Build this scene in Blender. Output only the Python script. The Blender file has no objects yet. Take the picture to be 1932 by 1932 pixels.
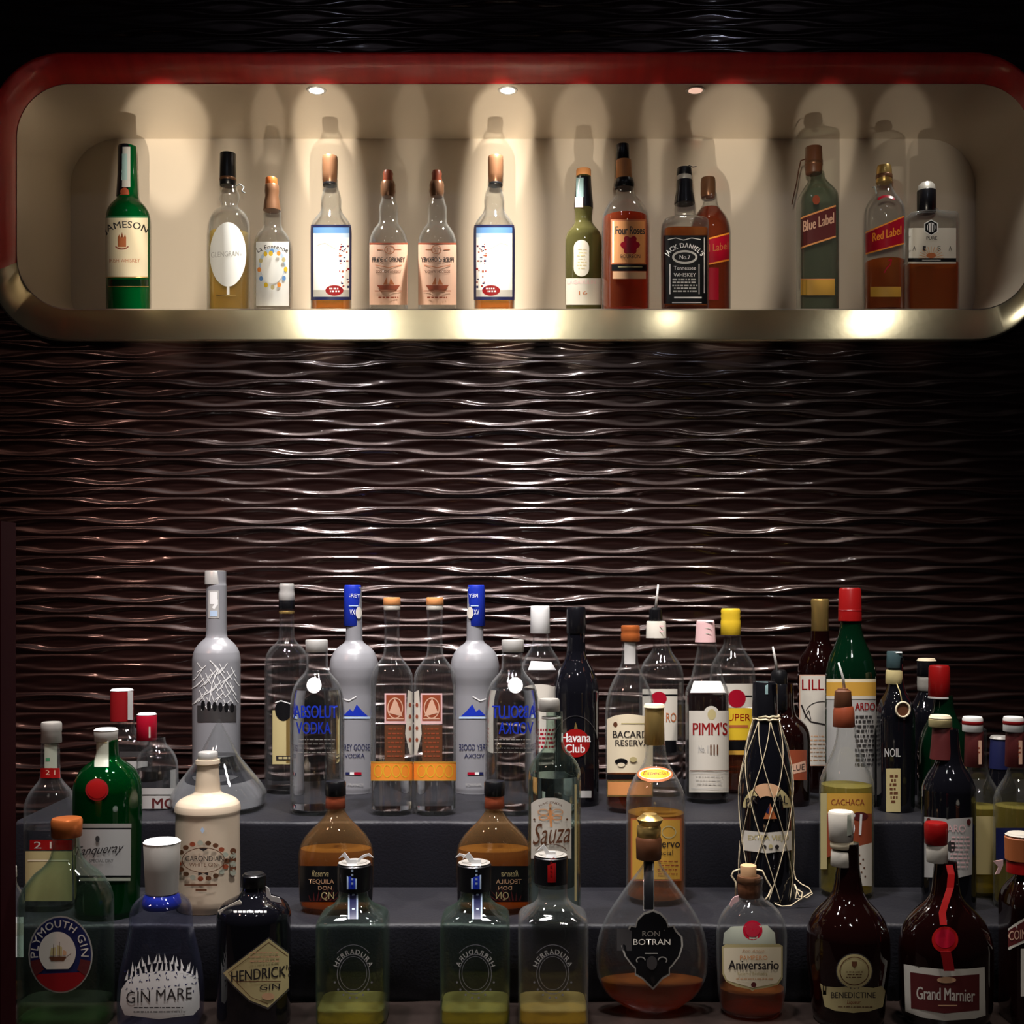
import bpy, bmesh, math, random, bisect
import numpy as np
from mathutils import Vector
random.seed(7)
S = bpy.context.scene
COL = S.collection
F = 2200.0          # focal length in pixels of the 1932 px frame
HZ = 1113.0         # height of the eye line in the photograph
CZ = 1.47           # camera height above the floor

# ------------------------------------------------------------------ camera, world, exposure, lights
cd = bpy.data.cameras.new('camera'); cam = bpy.data.objects.new('camera', cd); COL.objects.link(cam)
cam.location = (0, 0, CZ); cam.rotation_euler = (math.pi/2, 0, 0)
cd.sensor_width = 36; cd.lens = 36*F/1932; cd.shift_y = (HZ-966)/1932; cd.clip_start = .05
S.camera = cam
w = bpy.data.worlds.new('world'); S.world = w; w.use_nodes = True
w.node_tree.nodes['Background'].inputs[0].default_value = (.55, .5, .6, 1)
w.node_tree.nodes['Background'].inputs[1].default_value = .009
S.view_settings.view_transform = 'Standard'; S.view_settings.look = 'None'
S.view_settings.gamma = 1; S.view_settings.exposure = 0.0; S.view_settings.use_curve_mapping = False
S.cycles.max_bounces = 16; S.cycles.transparent_max_bounces = 40; S.cycles.transmission_bounces = 12
S.cycles.glossy_bounces = 5; S.cycles.diffuse_bounces = 3
S.cycles.caustics_reflective = False; S.cycles.caustics_refractive = False
S.cycles.sample_clamp_indirect = 4

def lamp(kind, loc, target, energy, color=(1, 1, 1), size=.03, angle=60, blend=.6, size_y=None, spread=None):
    l = bpy.data.lights.new('lamp', kind); o = bpy.data.objects.new('lamp', l); COL.objects.link(o)
    l.energy = energy; l.color = color; o.location = loc
    d = Vector(target)-Vector(loc); o.rotation_euler = d.to_track_quat('-Z', 'Y').to_euler()
    if kind == 'SPOT':
        l.shadow_soft_size = size; l.spot_size = math.radians(angle); l.spot_blend = blend
    elif kind == 'AREA':
        l.shape = 'RECTANGLE'; l.size = size; l.size_y = size_y or size
        if spread: l.spread = math.radians(spread)
    return o
# ceiling downlights over the back bar, then unseen lamps added for glints and fill
WC = (1, .95, .95)
lamp('SPOT', (-.50, 1.28, CZ+1.25), (-.40, 1.70, CZ-.3), 140, WC, .06, 60, 1)
lamp('SPOT', (.03, 1.28, CZ+1.25), (.02, 1.70, CZ-.3), 140, WC, .06, 60, 1)
lamp('SPOT', (.60, 1.28, CZ+1.25), (.50, 1.66, CZ-.35), 78, (1, .9, .82), .06, 56, 1)
lamp('SPOT', (-1.3, .5, CZ+1.1), (-.75, 1.7, CZ-.25), 18, (1, .52, .40), .06, 60, 1)
lamp('SPOT', (-.5, .7, CZ+1.5), (-.3, 2.05, CZ+1.02), 1.8, (.75, .8, 1), .03, 70, 1)  # added pair of weak spots for faint glints above the niche
lamp('SPOT', (.6, .7, CZ+1.5), (.5, 2.05, CZ+1.02), 1.8, (.75, .8, 1), .03, 70, 1)
for x_, y_, z_, e_ in ((-.9, .1, 1.5, 5), (.35, -.3, 1.55, 5), (1.0, .3, 1.45, 5), (-.15, .55, 1.5, 4)):      # unseen small lamps added for sparkle on the glass
    lamp('SPOT', (x_, y_, CZ+z_), (x_*.6, 1.7, CZ-.35), e_, (1, .94, .88), .018, 60, 1)
lamp('SPOT', (.25, .1, CZ+1.25), (.1, 1.6, CZ-.42), 17, (1, .95, .9), .05, 60, 1)  # unseen fill added from the room side to light the front labels

# narrow uplighters on the bar in front, throwing upright bands of light into the niche
def uplight(xpx, wpx, e, col=(1, .88, .71), hgt=19, y0=.95, z0=-.62, tz=.8, ty=2.30, blend=.4, rad=.006):
    tx = (xpx-966)/F*ty; tz = CZ+tz; w = wpx/F*ty
    o = lamp('SPOT', (tx*y0/ty, y0, CZ+z0), (tx, ty, tz), e, col, rad, hgt, blend)
    L_ = math.dist(o.location, (tx, ty, tz)); o.scale = (w/2/L_/math.tan(math.radians(hgt/2)), 1, 1)
    return o
for x_, w_, e_ in ((315, 175, 120), (505, 70, 40), (612, 135, 130), (775, 80, 25), (948, 135, 150), (1095, 120, 50), (1240, 70, 30), (1375, 170, 70), (1560, 130, 40), (1700, 120, 25)):
    uplight(x_, w_, e_, z0=-.50, tz=.93, hgt=10)
# unseen spots added behind the camera to carry the same bands down the back
for x_, w_, e_ in ((312, 172, 260), (434, 78, 130), (515, 60, 110), (612, 130, 380), (775, 90, 60), (946, 130, 420), (1095, 130, 120), (1240, 80, 70), (1375, 190, 130), (1560, 140, 70), (1720, 190, 50)):
    uplight(x_, w_, e_*1.5, y0=-.9, z0=-.15, tz=.700, hgt=8.6, ty=2.34, blend=.15, rad=.03)

# ------------------------------------------------------------------ helpers
def px(x, y, Y): return ((x-966)/F*Y, Y, CZ+(HZ-y)/F*Y)

def linkm(name, me, mats, parent=None):
    o = bpy.data.objects.new(name, me); COL.objects.link(o)
    for m in (mats if isinstance(mats, (list, tuple)) else [mats]): me.materials.append(m)
    if parent: o.parent = parent
    return o

def tag(o, label, cat, group=None, kind=None):
    o['label'] = label
    if cat: o['category'] = cat
    if group: o['group'] = group
    if kind: o['kind'] = kind
    return o

def struct(o, label=None):
    o['kind'] = 'structure'
    if label: o['label'] = label
    return o

def mesh_from(verts, faces, smooth=True, name='mesh'):
    me = bpy.data.meshes.new(name); me.from_pydata([tuple(v) for v in verts], [], faces); me.update()
    if smooth: me.polygons.foreach_set('use_smooth', [True]*len(me.polygons))
    return me

def bm_done(bm, smooth=False):
    bmesh.ops.recalc_face_normals(bm, faces=bm.faces)
    me = bpy.data.meshes.new('mesh'); bm.to_mesh(me); bm.free()
    if smooth: me.polygons.foreach_set('use_smooth', [True]*len(me.polygons))
    return me

def tube(pts, r, seg=6, closed=False):
    """verts, faces of a tube along 3-D points"""
    P = [Vector(p) for p in pts]; V = []; Fc = []; n = len(P)
    for i, p in enumerate(P):
        a = P[i-1] if i > 0 else (P[-1] if closed else P[0]); b = P[(i+1) % n] if (i < n-1 or closed) else P[-1]
        t = (b-a).normalized() if (b-a).length > 1e-9 else Vector((0, 0, 1))
        u = t.cross(Vector((0, 1, 0.01))).normalized() if abs(t.y) < .95 else t.cross(Vector((1, 0, 0))).normalized()
        v = t.cross(u)
        rr = r[i] if isinstance(r, (list, tuple)) else r
        for k in range(seg):
            an = 2*math.pi*k/seg; V.append(p+u*(math.cos(an)*rr)+v*(math.sin(an)*rr))
    m = n if closed else n-1
    for i in range(m):
        for k in range(seg):
            j = (i+1) % n
            Fc.append((i*seg+k, i*seg+(k+1) % seg, j*seg+(k+1) % seg, j*seg+k))
    if not closed:
        Fc.append(tuple(range(seg))[::-1]); Fc.append(tuple((n-1)*seg+k for k in range(seg)))
    return V, Fc

def joinvf(lst):
    V = []; Fc = []
    for v, f in lst:
        o = len(V); V += list(v); Fc += [tuple(i+o for i in q) for q in f]
    return V, Fc

# ------------------------------------------------------------------ materials
MT = {}
def pbr(name, col, rough=.5, metal=0, trans=0, ior=1.45, coat=0, spec=.5, noise=None, bump=None, sheen=0, emit=None, estr=0):
    m = bpy.data.materials.new(name); m.use_nodes = True; nt = m.node_tree; b = nt.nodes['Principled BSDF']
    b.inputs['Base Color'].default_value = (*col, 1); b.inputs['Roughness'].default_value = rough
    b.inputs['Metallic'].default_value = metal; b.inputs['Transmission Weight'].default_value = trans
    b.inputs['IOR'].default_value = ior; b.inputs['Coat Weight'].default_value = coat
    b.inputs['Coat Roughness'].default_value = .05
    b.inputs['Specular IOR Level'].default_value = spec; b.inputs['Sheen Weight'].default_value = sheen
    if emit: b.inputs['Emission Color'].default_value = (*emit, 1); b.inputs['Emission Strength'].default_value = estr
    if noise or bump:
        tc = nt.nodes.new('ShaderNodeTexCoord')
    if noise:                                  # (scale, amount, stretch)
        sc, am, st = noise
        mp = nt.nodes.new('ShaderNodeMapping'); mp.inputs['Scale'].default_value = st
        no = nt.nodes.new('ShaderNodeTexNoise'); no.inputs['Scale'].default_value = sc; no.inputs['Detail'].default_value = 5
        mx = nt.nodes.new('ShaderNodeMix'); mx.data_type = 'RGBA'; mx.blend_type = 'MIX'
        mx.inputs[6].default_value = (*[c*(1-am) for c in col], 1); mx.inputs[7].default_value = (*[min(1, c*(1+am)) for c in col], 1)
        nt.links.new(tc.outputs['Object'], mp.inputs[0]); nt.links.new(mp.outputs[0], no.inputs[0])
        nt.links.new(no.outputs[0], mx.inputs[0]); nt.links.new(mx.outputs[2], b.inputs['Base Color'])
    if bump:                                   # (scale, strength, stretch)
        sc, am, st = bump
        mp = nt.nodes.new('ShaderNodeMapping'); mp.inputs['Scale'].default_value = st
        no = nt.nodes.new('ShaderNodeTexNoise'); no.inputs['Scale'].default_value = sc; no.inputs['Detail'].default_value = 4
        bp = nt.nodes.new('ShaderNodeBump'); bp.inputs['Strength'].default_value = am; bp.inputs['Distance'].default_value = .002
        nt.links.new(tc.outputs['Object'], mp.inputs[0]); nt.links.new(mp.outputs[0], no.inputs[0])
        nt.links.new(no.outputs[0], bp.inputs['Height']); nt.links.new(bp.outputs[0], b.inputs['Normal'])
    MT[name] = m
    return m

def thin_glass(name, face, edge, refl=1.0, ior=1.5, body=None, bodyf=0.0, rough=.02, rim=0.0):
    """clear glass wall: tinted transparency, deeper tint towards the rim, mirror reflection by Fresnel"""
    m = bpy.data.materials.new(name); m.use_nodes = True; nt = m.node_tree; nt.nodes.clear()
    N = nt.nodes.new; L = nt.links.new
    out = N('ShaderNodeOutputMaterial'); tr = N('ShaderNodeBsdfTransparent'); gl = N('ShaderNodeBsdfGlossy')
    gl.inputs['Roughness'].default_value = rough; gl.inputs['Color'].default_value = (refl, refl, refl, 1)
    lw = N('ShaderNodeLayerWeight'); lw.inputs['Blend'].default_value = .38
    pw = N('ShaderNodeMath'); pw.operation = 'POWER'; pw.inputs[1].default_value = 3.2
    mx = N('ShaderNodeMix'); mx.data_type = 'RGBA'
    mx.inputs[6].default_value = (*face, 1); mx.inputs[7].default_value = (*edge, 1)
    l5 = N('ShaderNodeLayerWeight'); l5.inputs['Blend'].default_value = .5          # 1-cos: Schlick reflectance on both faces of the wall
    f5 = N('ShaderNodeMath'); f5.operation = 'POWER'; f5.inputs[1].default_value = 5; L5 = nt.links.new
    fr = N('ShaderNodeMapRange'); f0 = ((ior-1)/(ior+1))**2; fr.inputs[3].default_value = f0; fr.inputs[4].default_value = .75 if ior > 1.3 else .2
    L5(l5.outputs['Facing'], f5.inputs[0]); L5(f5.outputs[0], fr.inputs[0])
    ms = N('ShaderNodeMixShader')
    L(lw.outputs['Facing'], pw.inputs[0]); L(pw.outputs[0], mx.inputs[0]); L(mx.outputs[2], tr.inputs['Color'])
    L(fr.outputs[0], ms.inputs[0])
    if body:
        df = N('ShaderNodeBsdfTranslucent'); df.inputs['Color'].default_value = (*body, 1)
        d2 = N('ShaderNodeBsdfDiffuse'); d2.inputs['Color'].default_value = (*body, 1)
        ad = N('ShaderNodeMixShader'); ad.inputs[0].default_value = .5; L(df.outputs[0], ad.inputs[1]); L(d2.outputs[0], ad.inputs[2])
        m2 = N('ShaderNodeMixShader'); p2 = N('ShaderNodeMath'); p2.operation = 'POWER'; p2.inputs[1].default_value = 4
        mr = N('ShaderNodeMapRange'); mr.inputs[3].default_value = bodyf; mr.inputs[4].default_value = min(1, bodyf+rim)  # pale haze put into the edges in place of refracted brightness
        L(lw.outputs['Facing'], p2.inputs[0]); L(p2.outputs[0], mr.inputs[0]); L(mr.outputs[0], m2.inputs[0])
        L(tr.outputs[0], m2.inputs[1]); L(ad.outputs[0], m2.inputs[2]); L(m2.outputs[0], ms.inputs[1])
    else:
        L(tr.outputs[0], ms.inputs[1])
    L(gl.outputs[0], ms.inputs[2]); L(ms.outputs[0], out.inputs[0])
    MT[name] = m
    return m

def liquid(name, col, ior=1.1, trans=.85, edge=None, bf=.12):
    e = [c*.55 for c in col] if edge is None else edge
    return thin_glass(name, col, e, ior=ior, body=col, bodyf=bf)

thin_glass('clear', (.975, .98, .98), (.45, .47, .47), body=(.88, .90, .90), bodyf=.006, rim=.36)
thin_glass('clear_green', (.88, .94, .90), (.30, .42, .34), body=(.55, .72, .6), bodyf=.004, rim=.16)
thin_glass('grey_green', (.80, .84, .81), (.10, .12, .11), body=(.4, .45, .4), bodyf=.03)
thin_glass('green_glass', (.03, .42, .12), (.0, .05, .01), body=(.0, .25, .05), bodyf=.12)
thin_glass('jameson_glass', (.02, .22, .05), (.0, .05, .01), body=(.0, .2, .04), bodyf=.55)
thin_glass('olive_glass', (.34, .34, .10), (.08, .08, .02), body=(.22, .2, .07), bodyf=.5)
thin_glass('amber_glass', (.93, .84, .72), (.45, .28, .16), body=(.6, .4, .2), bodyf=.06)
thin_glass('blue_glass', (.90, .91, .96), (.35, .37, .55), body=(.35, .37, .6), bodyf=.008, rim=.15)
pbr('black_glass', (.004, .004, .006), .04, coat=.6, spec=.6)
pbr('brown_glass', (.006, .0012, .001), .04, coat=.5, spec=.6)
pbr('darkgreen_glass', (.002, .014, .005), .05, coat=.5, spec=.6)
pbr('green_neck', (.0008, .011, .004), .06, coat=.5, spec=.6)
pbr('frost', (.33, .33, .35), .30, trans=.25, spec=1.0, ior=1.5)
pbr('frost_clear', (.5, .53, .6), .25, trans=.75, ior=1.2)
pbr('ceramic', (.60, .49, .36), .35, coat=.3, noise=(40, .08, (1, 1, 1)))
liquid('amber', (.88, .55, .18)); liquid('deep_amber', (.72, .26, .05), bf=.3); liquid('red_amber', (.66, .14, .03), bf=.3)
liquid('pale_amber', (.95, .80, .42)); liquid('water', (.93, .95, .95), edge=(.75, .77, .77), bf=.02); pbr('water', (.97, .98, .98), 0, trans=1, ior=1.30); liquid('greenish', (.80, .92, .70), bf=.02)
liquid('dark_red', (.05, .004, .003), bf=.3); liquid('olive_liquid', (.62, .52, .12), bf=.4); liquid('tequila', (.80, .47, .10), bf=.3)
liquid('rum', (.55, .17, .04), bf=.2); liquid('gold_liquid', (.85, .70, .25), bf=.16)
liquid('bronze', (.75, .38, .06), bf=.28)
for n, c, r, me in [
    ('black', (.005, .005, .006), .3, 0), ('black_foil', (.006, .006, .008), .25, 0), ('white', (.82, .82, .80), .5, 0), ('ink', (.02, .015, .015), .5, 0),
    ('cream', (.78, .68, .48), .55, 0), ('pale', (.62, .58, .50), .55, 0), ('grey_paper', (.42, .41, .39), .55, 0), ('tan', (.62, .36, .20), .5, 0),
    ('pinktan', (.66, .40, .28), .55, 0), ('pink', (.75, .48, .48), .5, 0), ('orange', (.85, .28, .03), .45, 0), ('orange_tan', (.72, .30, .10), .5, 0),
    ('red', (.27, .006, .006), .3, 0), ('dark_red_paint', (.16, .01, .01), .35, 0), ('crimson', (.34, .005, .02), .3, 0), ('maroon', (.09, .012, .012), .5, 0),
    ('navy', (.012, .015, .07), .4, 0), ('blue', (.01, .03, .38), .35, 0), ('skyblue', (.12, .28, .60), .5, 0), ('paleblue', (.45, .58, .75), .5, 0),
    ('yellow', (.75, .50, .03), .35, 0), ('gold', (.62, .42, .14), .3, .8), ('copper', (.60, .16, .04), .3, .5), ('bronze_metal', (.17, .08, .04), .32, .5),
    ('silver', (.66, .64, .60), .3, .45), ('dull_silver', (.42, .40, .36), .4, .3), ('dark_silver', (.16, .15, .15), .35, .8), ('mustard', (.60, .33, .05), .5, 0),
    ('brown', (.12, .045, .02), .4, 0), ('redbrown', (.28, .06, .025), .4, 0), ('cork', (.62, .36, .18), .8, 0), ('rust', (.45, .13, .04), .5, 0),
    ('green_print', (.05, .22, .10), .5, 0), ('teal', (.28, .42, .42), .5, 0), ('greygreen', (.36, .38, .30), .5, 0), ('string', (.62, .52, .34), .7, 0),
    ('etch', (.22, .22, .25), .5, 0), ('etch_white', (.55, .54, .52), .5, 0), ('rose', (.30, .005, .02), .5, 0), ('darkteal', (.05, .09, .10), .4, 0),
    ('dim_red', (.22, .008, .01), .3, 0), ('khaki', (.50, .42, .20), .55, 0)]:
    pbr(n, c, r, me)
pbr('clear_plastic', (.7, .8, .82), .15, trans=.5)
# setting
def wall_mat():
    m = pbr('lacquer_wall', (.020, .006, .0045), .3, coat=.42, spec=.5); nt = m.node_tree; b = nt.nodes['Principled BSDF']
    tc = nt.nodes.new('ShaderNodeTexCoord'); mp = nt.nodes.new('ShaderNodeMapping'); mp.inputs['Scale'].default_value = (3, 3, 60)
    no = nt.nodes.new('ShaderNodeTexNoise'); no.inputs['Scale'].default_value = 3; no.inputs['Detail'].default_value = 6
    cr = nt.nodes.new('ShaderNodeValToRGB'); cr.color_ramp.elements[0].color = (.003, .001, .0009, 1); cr.color_ramp.elements[1].color = (.019, .005, .004, 1)
    mr = nt.nodes.new('ShaderNodeMapRange'); mr.inputs[3].default_value = .28; mr.inputs[4].default_value = .42; b.inputs['Coat Roughness'].default_value = .07; b.inputs['Specular Tint'].default_value = (1, .78, .72, 1)
    L = nt.links.new; L(tc.outputs['Object'], mp.inputs[0]); L(mp.outputs[0], no.inputs[0]); L(no.outputs[0], cr.inputs[0])
    L(cr.outputs[0], b.inputs['Base Color']); L(no.outputs[0], mr.inputs[0]); L(mr.outputs[0], b.inputs['Roughness'])
    return m
wall_mat()
pbr('niche_paint', (.58, .50, .40), .42, metal=.25, noise=(2.2, .12, (1, 1, 1)), bump=(60, .12, (1, 1, 1)))
pbr('niche_back', (.70, .61, .50), .45, metal=.1, noise=(2, .06, (1, 1, 1)))
def reflected_red_mat():
    m = pbr('reflected_red', (.22, .008, .008), .35, coat=.15); nt = m.node_tree; b = nt.nodes['Principled BSDF']  # red that the polished frame reflects, put into the base colour
    tc = nt.nodes.new('ShaderNodeTexCoord'); wv = nt.nodes.new('ShaderNodeTexNoise'); wv.inputs['Scale'].default_value = 8
    mp = nt.nodes.new('ShaderNodeMapping'); mp.inputs['Scale'].default_value = (6, .6, .6)
    cr = nt.nodes.new('ShaderNodeValToRGB'); cr.color_ramp.elements[0].color = (.45, .008, .012, 1); cr.color_ramp.elements[1].color = (.80, .02, .02, 1)
    L = nt.links.new; L(tc.outputs['Object'], mp.inputs[0]); L(mp.outputs[0], wv.inputs[0]); L(wv.outputs[0], cr.inputs[0]); L(cr.outputs[0], b.inputs['Base Color'])
reflected_red_mat()
pbr('brass_lip', (.44, .39, .26), .29, metal=1, noise=(6, .25, (1, 1, 1)), bump=(50, .1, (1, 1, 1)))
pbr('cloth', (.002, .002, .006), .5, spec=.32, sheen=.12, noise=(14, .25, (1, 1, 1)), bump=(300, .25, (1, 1, 1)))
pbr('counter', (.020, .014, .012), .25, noise=(30, .6, (1, 1, 1)), coat=.2)
pbr('cabinet', (.012, .006, .005), .4, noise=(5, .4, (8, 1, 1)))
pbr('floor_mat', (.02, .015, .013), .5, noise=(6, .3, (1, 1, 1)))
pbr('maroon_paint', (.018, .0008, .002), .8, spec=.08, noise=(9, .2, (1, 1, 1)))
pbr('lens', (1, 1, 1), .4, emit=(1, .93, .85), estr=14)
pbr('lens_dim', (1, .9, .8), .4, emit=(1, .6, .45), estr=.8)

# ------------------------------------------------------------------ setting: niche, frame, wavy wall, counter
YN, YB, YO = 2.09, 2.34, 2.035        # niche mouth, niche back, frame rim
YW = 2.052                             # wall plane
def rrect(x0, x1, z0, z1, r, nc=14, nx=40, nz=10):
    P = []
    def arc(cx, cz, a0): return [(cx+r*math.cos(a0+math.pi/2*i/nc), cz+r*math.sin(a0+math.pi/2*i/nc)) for i in range(nc)]
    def seg(a, b, n): return [(a[0]+(b[0]-a[0])*i/n, a[1]+(b[1]-a[1])*i/n) for i in range(n)]
    P += arc(x1-r, z0+r, -math.pi/2)+seg((x1, z0+r), (x1, z1-r), nz)
    P += arc(x1-r, z1-r, 0)+seg((x1-r, z1), (x0+r, z1), nx)
    P += arc(x0+r, z1-r, math.pi/2)+seg((x0, z1-r), (x0, z0+r), nz)
    P += arc(x0+r, z0+r, math.pi)+seg((x0+r, z0), (x1-r, z0), nx)
    return P
NX0, NX1 = (33-966)/F*YN, (1945-966)/F*YN
NZ0, NZ1 = CZ+(HZ-583)/F*YN, CZ+(HZ-160)/F*YN
OX0, OX1 = (-16-966)/F*YO, (1972-966)/F*YO
OZ0, OZ1 = CZ+(HZ-637)/F*YO, CZ+(HZ-105)/F*YO
inner = rrect(NX0, NX1, NZ0, NZ1, .095)
outer = rrect(OX0, OX1, OZ0, OZ1, .128)
n = len(inner)
# niche shell: rounded tunnel and back panel
def ringloft(loops):
    V = []; Fc = []
    for L_ in loops: V += L_
    k = len(loops[0])
    for j in range(len(loops)-1):
        for i in range(k): Fc.append((j*k+i, j*k+(i+1) % k, (j+1)*k+(i+1) % k, (j+1)*k+i))
    return V, Fc
def offs(loop, d):
    k = len(loop); out = []
    for i in range(k):
        a = loop[i-1]; b = loop[(i+1) % k]; tx, tz = b[0]-a[0], b[1]-a[1]; l = math.hypot(tx, tz) or 1
        out.append((loop[i][0]+tz/l*d, loop[i][1]-tx/l*d))
    return out
big = offs(inner, .008)
V, Fc = ringloft([[(x, YN-.002, z) for x, z in big], [(x, YN-.002, z) for x, z in inner], [(x, YB+.001, z) for x, z in inner], [(x, YB+.001, z) for x, z in big], [(x, YN-.002, z) for x, z in big]])
so = struct(linkm('wall_niche', mesh_from(V, Fc), MT['niche_paint'])); so.modifiers.new('es', 'EDGE_SPLIT').split_angle = math.radians(50)
bk = [(x, YB+.0012, z) for x, z in big]
V = bk+[(x, YB+.02, z) for x, z in big]
Fc = [tuple(range(n)), tuple(range(2*n-1, n-1, -1))]+[(i, n+i, n+(i+1) % n, (i+1) % n) for i in range(n)]
bo = struct(linkm('wall_niche_back', mesh_from(V, Fc, False), MT['niche_back']))
# frame ring
mid = [((a[0]+b[0])/2, (a[1]+b[1])/2) for a, b in zip(inner, outer)]
midc = [(m[0], m[1]) for m in mid]
loops = [[(x, YN+.02, z) for x, z in offs(inner, .004)], [(x, YN, z) for x, z in inner],
         [(x, YO, z) for x, z in outer], [(x, YO-.002, z) for x, z in offs(outer, .003)], [(x, YO, z) for x, z in offs(outer, .006)],
         [(x, YW+.02, z) for x, z in offs(outer, .006)]]
V, Fc = ringloft(loops)
zs = CZ+(HZ-505)/F*2.06
up = [f for f in Fc if sum(V[i][2] for i in f)/4 > zs]; lo = [f for f in Fc if sum(V[i][2] for i in f)/4 <= zs]
for nm, fs, mt, lb in (('trim_1', up, 'reflected_red', 'upper surround of the niche, reflected red put into its colour'), ('trim_2', lo, 'brass_lip', 'polished brass lip along the bottom of the niche')):
    o = struct(linkm(nm, mesh_from(V, fs), MT[mt]), lb)
    bm = bmesh.new(); bm.from_mesh(o.data)
    bmesh.ops.delete(bm, geom=[v for v in bm.verts if not v.link_faces], context='VERTS')
    bmesh.ops.recalc_face_normals(bm, faces=bm.faces); bm.to_mesh(o.data); bm.free()
    o.modifiers.new('es', 'EDGE_SPLIT').split_angle = math.radians(50)
# wavy lacquered wall, real relief
PZ = 0.0172; AM = .0030
def in_frame(x, z, m=.002):
    x0, x1, z0, z1, r = OX0-m, OX1+m, OZ0-m, OZ1+m, .128+m
    if not (x0 < x < x1 and z0 < z < z1): return False
    dx = max(x0+r-x, x-(x1-r), 0); dz = max(z0+r-z, z-(z1-r), 0)
    return math.hypot(dx, dz) < r
gx = np.arange(-1.06, 1.061, .008); gz = np.arange(CZ-.56, CZ+1.07, .0020)
X, Z = np.meshgrid(gx, gz)
ph = .9*np.sin(Z*7.3)+1.3*np.sin(Z*3.1+1)+.5*np.sin(X*2.1)
cx_ = np.cos(2*np.pi*X/.25+ph)
u = (Z-CZ)/PZ
u2 = u-.42*np.cos(np.pi*u)*cx_
Hh = .5+.5*np.cos(2*np.pi*u2)
Hh = Hh**.62
rg = np.random.RandomState(5); ra = rg.uniform(.50, 1.1, 200); rp = rg.uniform(0, 6.28, 200)
rid = np.clip(np.floor(u2+.5).astype(int)+80, 0, 199)             # each ridge stands out by its own amount
Yv = YW-AM*2*Hh*ra[rid]*(.75+.3*np.sin(X*7+rp[rid]))
nz_, nx_ = X.shape
verts = np.stack([X, Yv, Z], -1).reshape(-1, 3)
keep = []
for j in range(nz_-1):
    zc = gz[j]+.001
    for i in range(nx_-1):
        if not in_frame(gx[i]+.004, zc, .003): keep.append((j*nx_+i, j*nx_+i+1, (j+1)*nx_+i+1, (j+1)*nx_+i))
me = bpy.data.meshes.new('wall_back'); me.from_pydata(verts.tolist(), [], keep); me.update()
me.polygons.foreach_set('use_smooth', [True]*len(me.polygons))
bm = bmesh.new(); bm.from_mesh(me); bmesh.ops.delete(bm, geom=[v for v in bm.verts if not v.link_faces], context='VERTS'); bm.to_mesh(me); bm.free()
struct(linkm('wall_back', me, MT['lacquer_wall']), 'dark brown lacquered wall with rippled relief')
# wall below the counter, upright at the left end, floor, counter
def box(x0, x1, y0, y1, z0, z1, bev=0):
    bm = bmesh.new(); bmesh.ops.create_cube(bm, size=1)
    for v in bm.verts: v.co = Vector(((x0+x1)/2+v.co.x*(x1-x0), (y0+y1)/2+v.co.y*(y1-y0), (z0+z1)/2+v.co.z*(z1-z0)))
    if bev: bmesh.ops.bevel(bm, geom=bm.edges[:], offset=bev, segments=2, affect='EDGES')
    return bm_done(bm)
Z1, Z2, Z3 = CZ-.33, CZ-.423, CZ-.522
struct(linkm('wall_base', box(-1.3, 1.3, YW+.002, YW+.06, 0, CZ-.555), MT['cabinet']))
struct(linkm('floor', box(-1.5, 1.5, -1.6, 2.1, -.05, 0), MT['floor_mat']))
zt = CZ+(HZ-985)/F*1.9
struct(linkm('trim_3', box((-30-966)/F*1.35, (16-966)/F*1.35, 1.33, 1.37, Z3, CZ+(HZ-985)/F*1.35), MT['maroon_paint']), 'dark maroon upright at the left end of the bar')
ctr = bpy.data.objects.new('back_bar_counter', None); COL.objects.link(ctr); ctr.location = (0, 1.6, 0)
tag(ctr, 'dark stone back bar counter under the stepped bottle display', 'counter')
def child(name, me, mat, parent):
    me.transform(__import__('mathutils').Matrix.Translation(-parent.location)); return linkm(name, me, MT[mat], parent)
child('worktop', box(-1.1, 1.1, 1.18, YW-.006, Z3-.035, Z3, .003), 'counter', ctr)
child('cabinet_body', box(-1.08, 1.08, 1.24, YW-.008, .0, Z3-.035), 'cabinet', ctr)
# two low risers, each draped in cloth
YF2, YF1 = 1.479, 1.668
def riser(name, label, yf, yb, zt_, seed):
    r = .007; X0, X1 = (28-966)/F*1.66, .97
    sec = [(yf+.002, Z3+.0005), (yf, Z3+.02), (yf, zt_-.03)]+[(yf+r+r*math.cos(a_), zt_-r+r*math.sin(a_)) for a_ in [math.pi-math.pi/2*i/5 for i in range(6)]]
    sec += [(yf+(yb-yf)*t, zt_) for t in (.25, .5, .75)]+[(yb, zt_), (yb, Z3+.0005)]
    xs = np.linspace(X0, X1, 140); V = []; Fc = []; k = len(sec)
    for x in xs:
        for (y, z) in sec:
            d = .0022*math.sin(x*21+seed)+.0016*math.sin(x*47+seed*2)+.001*math.sin(x*83+z*40)
            V.append((x, y-(d+.004 if y < yf+.02 and z > Z3+.001 else 0), z))
    for i in range(len(xs)-1):
        for j in range(k): Fc.append((i*k+j, (i+1)*k+j, (i+1)*k+(j+1) % k, i*k+(j+1) % k))
    for i in (0, len(xs)-1): Fc.append(tuple(i*k+j for j in range(k)))
    o = linkm(name, mesh_from(V, Fc), MT['cloth']); o.modifiers.new('es', 'EDGE_SPLIT').split_angle = math.radians(60)
    tag(o, label, 'bottle riser')
riser('draped_riser', 'low front riser draped in navy cloth, middle level of the bottle display', YF2, YF1-.009, Z2, 1)
riser('draped_riser', 'taller back riser draped in navy cloth against the rippled wall', YF1, 2.03, Z1, 2)

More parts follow.
